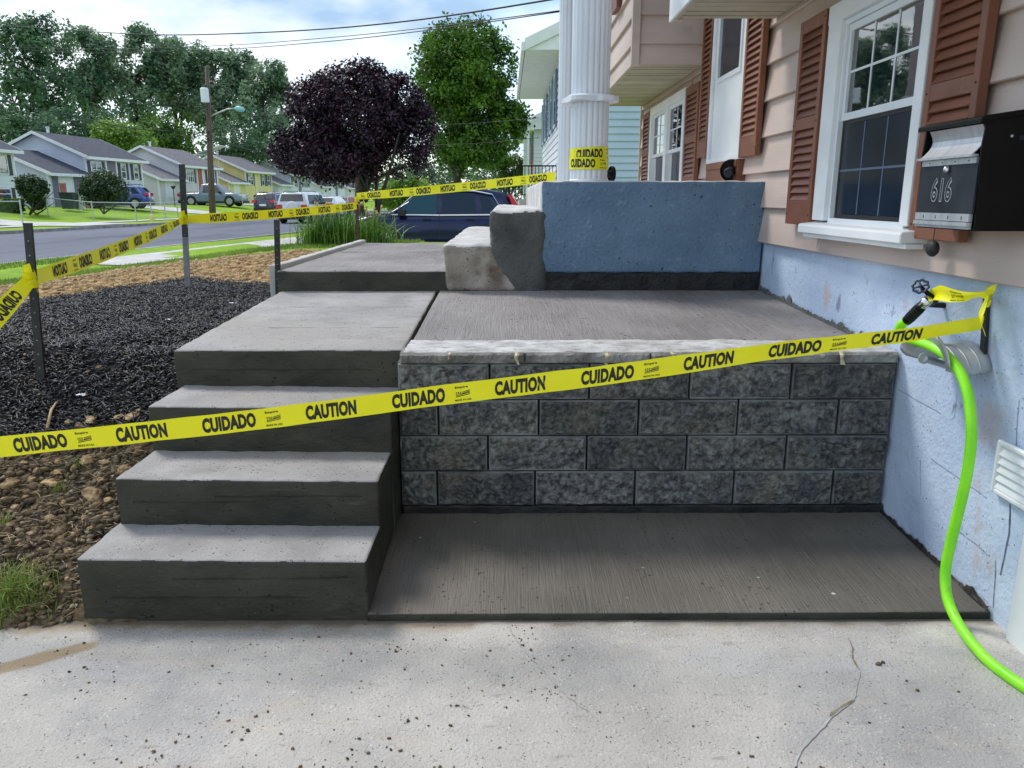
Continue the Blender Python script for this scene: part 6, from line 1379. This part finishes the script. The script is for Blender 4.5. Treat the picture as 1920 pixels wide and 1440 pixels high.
    for sg in (1, -1): B(MB().box(mirror_x - .08, mirror_x + .10, sg * (hw * .93) - .02 if sg > 0 else -hw * .93 - .20, hw * .93 + .20 if sg > 0 else -hw * .93 + .02, belt - .02, belt + .13), 'mirror', 'blackmat')
    for sg in (1, -1):
        for hx in [s_[0] for s_ in (tail or {}).get('handles', [])]: B(MB().box(hx, hx + .2, sg * (hw * .965) - .03, sg * (hw * .965) + .03, belt - .14, belt - .10), 'door_handle', paint)
        tl = (tail or {}).get('lamp', [(0.0, belt - .18), (.16, belt - .18), (.16, belt + .02), (.02, belt + .02)])
        mb = MB(); n = len(tl); a = [(x, sg * (ywid(max(z, belt)) + (.03 if z > belt - .05 else .06)), z) for x, z in tl]; c = [(x - .03, sg * hw * .62, z) for x, z in tl]
        mb.add(a + c, [tuple(range(n)), tuple(range(2 * n - 1, n - 1, -1))] + [(i, i + n, (i + 1) % n + n, (i + 1) % n) for i in range(n)]); B(mb, 'tail_lamp', rear)
        B(MB().box(Lc - .30, Lc - .015, sg * hw * .74 - .14, sg * hw * .74 + .14, np.interp(Lc - .2, [a for a, b2 in top], [b2 for a, b2 in top]) - .20, np.interp(Lc - .2, [a for a, b2 in top], [b2 for a, b2 in top]) - .07), 'headlamp', 'headlamp')
    for poly in (tail or {}).get('trim', []): 
        for sg in (1, -1): B(MB().tube([(x, sg * (ywid(z) + .014), z) for x, z in poly], .020, 6), 'window_trim', trim)
    for sx in (tail or {}).get('seams', []):
        for sg in (1, -1): B(MB().tube([(x, sg * (hw * (.998 if z < .75 else .965)), z) for x, z in sx], .006, 5), 'door_seam', 'blackmat')
    if rails:
        mb = MB()
        for sg in (1, -1): mb.tube([(green[1][0] + .1, sg * ywid(Hc) * .80, Hc - .04), (green[1][0] + .3, sg * ywid(Hc) * .8, Hc + .045), (green[-2][0] - .2, sg * ywid(Hc) * .8, Hc + .035), (green[-2][0], sg * ywid(Hc) * .8, Hc - .03)], .018, 6)
        B(mb, 'roof_rail', 'blackmat')
    B(MB().box(-.04, -.012, -.26, .26, .62, .76), 'number_plate', 'litter')
    if spare: B(MB().lathe([(.02, -.16), (.30, -.16), (.34, -.12), (.34, .0), (.02, .0)], (-.02, -.1, .86), 'x', 28), 'spare_wheel', 'carwhite')
    if bed:
        x0b, x1b, zb2 = bed; B(MB().box(x0b, x1b, -hw * .80, hw * .80, zb2 - .02, zb2 + .045), 'bed_rim', 'blackmat')
    return t
suv_side = [([(.62, 1.02), (1.10, 1.02), (1.18, 1.50), (.98, 1.44)], None), ([(1.24, 1.02), (2.14, 1.01), (2.14, 1.56), (1.32, 1.53)], None), ([(2.26, 1.01), (3.32, 1.0), (2.78, 1.50), (2.26, 1.56)], 'carglassc')]
suv_top = [(0, .80), (.05, .98), (.4, 1.04), (3.3, 1.02), (4.0, .99), (4.45, .86), (4.6, .66)]
suv_green = [(.12, 1.0), (.52, 1.54), (1.2, 1.66), (2.4, 1.68), (3.55, 1.02)]
tail_suv = dict(handles=[(1.32,), (2.42,)], lamp=[(.02, .92), (.22, .98), (.34, 1.20), (.46, 1.50), (.38, 1.50), (.16, 1.16)], trim=[[(.55, 1.0), (.86, 1.50), (1.3, 1.585), (2.2, 1.615), (2.8, 1.54), (3.42, 1.0), (2.2, .985), (.55, 1.0)]],
                seams=[[(1.22, .5), (1.20, 1.0)], [(2.20, .42), (2.20, 1.0)], [(3.36, .45), (3.42, 1.0)]])
def on_drive(px, Y, z): p = onY(px, 400, Y); return (p.x, Y, z)
car('dark navy family car with chrome window trim and red tail lamp, parked behind the walkway', 'car', 'carblue', on_drive(985, 20.8, -.10), R(180), 4.6, 1.83, 1.68, suv_top, 1.0, suv_green, (.95, 3.65), .35, side=suv_side, tail=tail_suv)
wag = dict(handles=[(1.4,), (2.4,)], lamp=[(0, .86), (.30, .90), (.26, 1.06), (.04, 1.06)], trim=[[(.5, 1.0), (.8, 1.45), (2.6, 1.52), (3.4, 1.0)]], seams=[])
car('bright blue wagon with a red tail lamp beside the round bush across the road', 'car', 'carblue2', on_drive(288, 56, .62), R(180 + 14), 4.7, 1.83, 1.60, suv_top, .98, [(.10, .98), (.48, 1.45), (1.2, 1.58), (2.5, 1.60), (3.5, 1.0)], (.95, 3.65), .35, side=suv_side, tail=wag)
pick_top = [(0, 1.02), (.08, 1.14), (2.0, 1.16), (4.1, 1.14), (5.3, 1.10), (5.72, 1.0), (5.82, .70)]
car('slate grey pickup truck parked in front of the cream house', 'pickup truck', 'cargrey', on_drive(345, 71.5, .64), R(-4), 5.8, 2.0, 1.94, pick_top, 1.12, [(2.0, 1.14), (2.2, 1.86), (2.6, 1.93), (3.5, 1.93), (4.35, 1.14)], (1.25, 4.75), .42,
    side=[([(2.32, 1.16), (2.95, 1.16), (2.95, 1.78), (2.38, 1.76)], None), ([(3.05, 1.16), (4.05, 1.15), (3.58, 1.76), (3.05, 1.78)], None)], name='pickup_truck', bed=(.12, 1.95, 1.17), rails=False, tail=dict(handles=[(2.9,), (3.1,)], lamp=[(0, .82), (.12, .82), (.12, 1.1), (0, 1.1)], seams=[[(2.0, .6), (2.0, 1.1)], [(3.0, .6), (3.0, 1.1)], [(4.1, .6), (4.15, 1.1)]], trim=[]))
van_side = [([(.62, 1.04), (1.9, 1.04), (1.9, 1.56), (.72, 1.54)], None), ([(2.0, 1.04), (3.1, 1.03), (2.8, 1.54), (2.0, 1.56)], None)]
car('charcoal car seen from behind, far side of the road beyond the tape', 'car', 'carblack', (onY(515, 385, 62).x - .3, 60, .12), R(83.5), 4.5, 1.8, 1.62, suv_top, .98, suv_green, (.95, 3.6), .34, side=van_side, tail=wag)
car('white off road car at the near kerb with a covered spare wheel behind', 'car', 'carwhite', (onY(547, 430, 43).x, 43.2, -.05), R(83), 4.3, 1.80, 1.70, [(0, .95), (.05, 1.02), (3.0, 1.02), (4.1, .98), (4.3, .7)], 1.0, [(.06, 1.0), (.22, 1.63), (1.2, 1.70), (2.5, 1.68), (3.2, 1.02)], (.85, 3.45), .38, side=van_side, spare=True, name='parked_car', tail=dict(lamp=[(0, .80), (.10, .80), (.10, 1.02), (0, 1.02)], handles=[(1.2,)], trim=[], seams=[]))
car('white saloon car parked far off under the plum tree', 'car', 'carwhite', (onY(618, 370, 80).x, 80, .45), R(176), 4.7, 1.82, 1.50, [(0, .9), (.3, 1.0), (3.3, 1.0), (4.4, .85), (4.7, .6)], .95, [(.5, .95), (1.3, 1.42), (2.4, 1.48), (3.4, .98)], (.95, 3.7), .33, side=[([(1.1, 1.0), (2.1, 1.0), (2.1, 1.36), (1.4, 1.34)], None), ([(2.2, 1.0), (3.0, 1.0), (2.5, 1.36), (2.2, 1.38)], None)], tail=wag, rails=False)
car('small white car behind the spare wheel car', 'car', 'carwhite', (onY(612, 385, 52).x, 50, -.05), R(83), 4.4, 1.78, 1.50, [(0, .9), (.3, 1.0), (3.3, 1.0), (4.2, .85), (4.4, .6)], .95, [(.3, .95), (1.0, 1.42), (2.4, 1.48), (3.3, .98)], (.9, 3.5), .33, side=[], tail=wag, rails=False)
car('red and grey car glimpsed beside the plum tree trunk', 'car', 'reddoor', (onY(640, 385, 62).x, 60, -.05), R(83), 4.4, 1.78, 1.48, [(0, .9), (.3, 1.0), (3.3, 1.0), (4.2, .85), (4.4, .6)], .95, [(.3, .95), (1.0, 1.42), (2.4, 1.46), (3.3, .98)], (.9, 3.5), .33, side=[], tail=wag, rails=False)

# bins by the lavender house
def bin_(px, Y, h_, w_, m, label):
    c = onY(px, 388, Y); t = thing('bin', label, 'bin', (c.x, Y, .66)); mb = MB(); V_ = [(sx * w_ * f, sy * w_ * f * .9, z) for z, f in ((0, .42), (h_, .5)) for sx, sy in ((-1, -1), (1, -1), (1, 1), (-1, 1))]
    mb.add(V_, [(3, 2, 1, 0), (4, 5, 6, 7), (0, 1, 5, 4), (1, 2, 6, 5), (2, 3, 7, 6), (3, 0, 4, 7)]); mb.build('body', M[m], t, world=False); MB().box(-w_ * .54, w_ * .54, -w_ * .5, w_ * .5, h_ + .005, h_ + .06).build('lid', M[m], t, world=False)
bin_(132, 50, .95, .82, 'greenbin', 'dark green wheeled bin outside the lavender house door'); bin_(160, 52, .9, .5, 'redbin', 'faded red bin between the lavender house door and the bush'); bin_(123, 52.5, 1.55, .3, 'redbin', 'narrow red bin behind the dark green one')
c = onY(151, 380, 50.5); tag(box('white_panel', M['whitetrim'], None, c.x - .28, c.x + .28, 50.4, 50.5, .6, 1.7), 'white board leaning between the green and red bins', 'board')
# box hedge and porch plants
def hedge(px0, px1, Y, z0, z1, label, seed):
    rr = np.random.default_rng(seed); a, c = onY(px0, 370, Y).x, onY(px1, 370, Y).x; k = 5200; t_ = rr.uniform(0, 1, k); P = np.stack([a + (c - a) * t_, Y + rr.uniform(-.4, .4, k), z0 + (z1 - z0) * rr.uniform(0, 1, k) ** .7], -1)
    nr = rr.normal(size=(k, 3)) + np.array([0, 0, .8]); nr /= np.linalg.norm(nr, axis=1, keepdims=True); u_ = np.cross(nr, rr.normal(size=(k, 3))); u_ /= np.linalg.norm(u_, axis=1, keepdims=True); v_ = np.cross(nr, u_)
    Q = np.stack([P - u_ * .11, P + v_ * .07, P + u_ * .11, P - v_ * .07], 1).reshape(-1, 3); o = mesh_obj('hedge', Q, np.arange(k * 4).reshape(-1, 4), M['leafgreen']); tag(o, label, 'hedge')
hedge(478, 532, 78, .6, 1.6, 'clipped green hedge in front of the yellow house', 3); hedge(-20, 36, 45, .55, 1.25, 'low planting with white flowers behind the left fence', 4)
# chain link fences
def fence(pts, h_, label, pitch=.11, rail=True, posts=3.0):
    pts = [Vector(p) for p in pts]; t = thing('chain_link_fence', label, 'fence', pts[0]); 
    for i in range(len(pts) - 1):
        a, c = pts[i], pts[i + 1]; d = c - a; n_ = max(1, round(d.length / posts))
        for k in range(n_ + (i == len(pts) - 2)):
            q = a + d * k / n_; MB().tube([q - Vector((0, 0, .1)), q + Vector((0, 0, h_ + .06))], .035, 8).build('post', M['galv'], t)
        MB().tube([a + Vector((0, 0, h_)), c + Vector((0, 0, h_))], .026, 6).build('rail', M['galv'], t)
        mb = MB(); m_ = int(d.length / pitch); dh = d.normalized() * h_ * .9
        for k in range(m_):
            q = a + d * k / m_
            for sg in (1, -1):
                e = q + dh * sg; e.z = q.z + h_ - .02
                if not (-.01 <= (e - a).dot(d.normalized()) <= d.length): continue
                w_ = Vector((0, 0, .0028)); mb.add([q - w_, e - w_, e + w_, q + w_], [(0, 1, 2, 3)])
        o = mb.build('mesh_wire', M['galv'], t); o['kind'] = 'stuff'
def G3(px, Y, dz_=0): x = onY(px, 385, Y).x; return (x, Y, float(ground(np.array([x]), np.array([Y]))[0]) + dz_)
fence([G3(-60, 34), G3(38, 36)], 1.1, 'chain link fence with a stout white end post at the left edge')
fence([G3(60, 48), G3(88, 45), G3(172, 43), G3(253, 42.5), G3(332, 50)], 1.0, 'chain link fence crossing the lawn before the lavender house')
fence([G3(455, 70), G3(560, 62)], 1.05, 'chain link fence in front of the hedge and yellow house'); fence([G3(585, 60), G3(655, 66)], 1.0, 'chain link fence under the plum tree')
# small yellow hydrant marker
c = G3(283, 43); t = thing('lawn_ornament', 'small yellow and green ornament on the lawn below the blue wagon', 'ornament', c); MB().lathe([(.12, 0), (.12, .25), (.06, .38), (.01, .42)], c, 'z', 12).build('body', M['yellow'], t); 
c = G3(328, 64); lp = thing('lamp_post', 'thin dark yard lamp before the cream house wall', 'lamp post', c); MB().tube([c, Vector(c) + Vector((0, 0, 1.5))], .035, 8).build('pole', M['blackmat'], lp); MB().lathe([(.08, 1.4), (.22, 1.62), (.05, 1.7)], c, 'z', 10).build('lamp_head', M['blackmat'], lp)

# ------------------------------------------------------------------ utility pole and wires
Yp = 50.; b_ = onY(398, 400, Yp); tp = onY(388, 125, Yp); pl = thing('utility_pole', 'weathered wooden utility pole with a transformer box and a street lamp arm', 'utility pole', (b_.x, Yp, b_.z))
b0 = Vector((b_.x, Yp, b_.z - .6)); MB().tube([b0, b_.lerp(tp, .3), b_.lerp(tp, .65), tp], [.21, .185, .15, .12], 14).build('pole', M['polewood'], pl, smooth=True)
c = onY(384, 179, Yp - .25); mb = MB(); mb.lathe([(.16, -.42), (.24, -.38), (.24, .38), (.18, .44), (.05, .46)], c, 'z', 16); mb.build('transformer', M['litter'], pl)
mb = MB()
for k in (-1, 1): mb.lathe([(.03, .46), (.045, .52), (.03, .6)], (c.x + k * .12, c.y, c.z), 'z', 8)
mb.build('insulator', M['plate'], pl)
arm = [onY(393, 219, Yp), onY(408, 212, Yp - .1), onY(425, 205, Yp - .2), onY(442, 203, Yp - .3)]; MB().tube(arm, .045, 8).build('lamp_arm', M['galv'], pl, smooth=True)
h0, h1 = onY(440, 203, Yp - .3), onY(459, 206, Yp - .4); mb = MB(); mb.tube([h0, h0.lerp(h1, .3), h0.lerp(h1, .8), h1], [.07, .16, .15, .05], 12); mb.build('lamp_head', M['teal'], pl, smooth=True)
mb = MB(); 
for yy in (248, 262): q = onY(391, yy, Yp - .2); mb.lathe([(.05, -.08), (.05, .08)], q, 'z', 8)
mb.build('cable_clamp', M['blackmat'], pl)
def cable(label, pts, r_, name='overhead_wire', m='wire'):
    P = crom([Vector(p) for p in pts], 8); o = MB().tube(P, r_, 6).build(name, M[m], None, smooth=True); tag(o, label, 'wire')
W_ = [('thick twisted cable crossing the top of the sky from left to right', [(-60, 40, 26), (0, 47, 24.5), (200, 61, 20.5), (330, 65.5, 18), (550, 58, 14.6), (760, 40, 12), (1010, 3, 9.4), (1120, -20, 8.6)], .011),
      ('upper thin wire of the pair below the thick cable', [(-60, 84, 40), (150, 92, 34), (400, 86, 27), (600, 72, 22.5), (800, 52, 18.5), (1049, 20, 14.5)], .009),
      ('lower thin wire of the pair below the thick cable', [(-60, 82, 40), (120, 98, 35), (380, 94, 27.5), (600, 79, 22.5), (800, 57, 18.5), (1049, 22, 14.5)], .010),
      ('highest wire sloping from the left edge to the utility pole', [(-80, 100, 34), (0, 120, 36), (130, 150, 40), (250, 180, 45), (388, 200, 50)], .018),
      ('second wire sloping down to the utility pole', [(-80, 122, 34), (0, 140, 36), (130, 172, 40), (250, 193, 45), (388, 203, 50)], .014),
      ('third wire sloping down to the utility pole above the roofs', [(-80, 168, 34), (0, 188, 36), (130, 216, 40), (250, 241, 45), (391, 250, 50)], .026),
      ('lowest wire from the left edge to the utility pole', [(-80, 184, 34), (0, 202, 36), (130, 228, 40), (250, 252, 45), (391, 261, 50)], .016),
      ('house wire running level behind the pole wires on the left', [(-60, 241, 60), (60, 242, 58), (180, 232, 55), (391, 255, 50)], .013),
      ('wire dropping from the utility pole to the right toward the plum tree', [(391, 250, 50), (420, 264, 56), (455, 277, 64), (500, 287, 74), (560, 296, 86)], .024),
      ('thin wire leaving the utility pole to the right', [(388, 200, 50), (430, 203, 58), (500, 212, 72), (600, 224, 90)], .014),
      ('upper wire crossing in front of the tall round green tree', [(780, 235, 34), (850, 233, 33), (920, 229, 32), (1010, 221, 30)], .010),
      ('lower wire crossing in front of the tall round green tree', [(780, 272, 34), (850, 271, 33), (920, 267, 32), (1010, 258, 30)], .010)]
for lab, pts, r_ in W_: cable(lab, [onY(*q) for q in pts], r_)
q = [onY(0 if False else 980, 0, 9.6)]
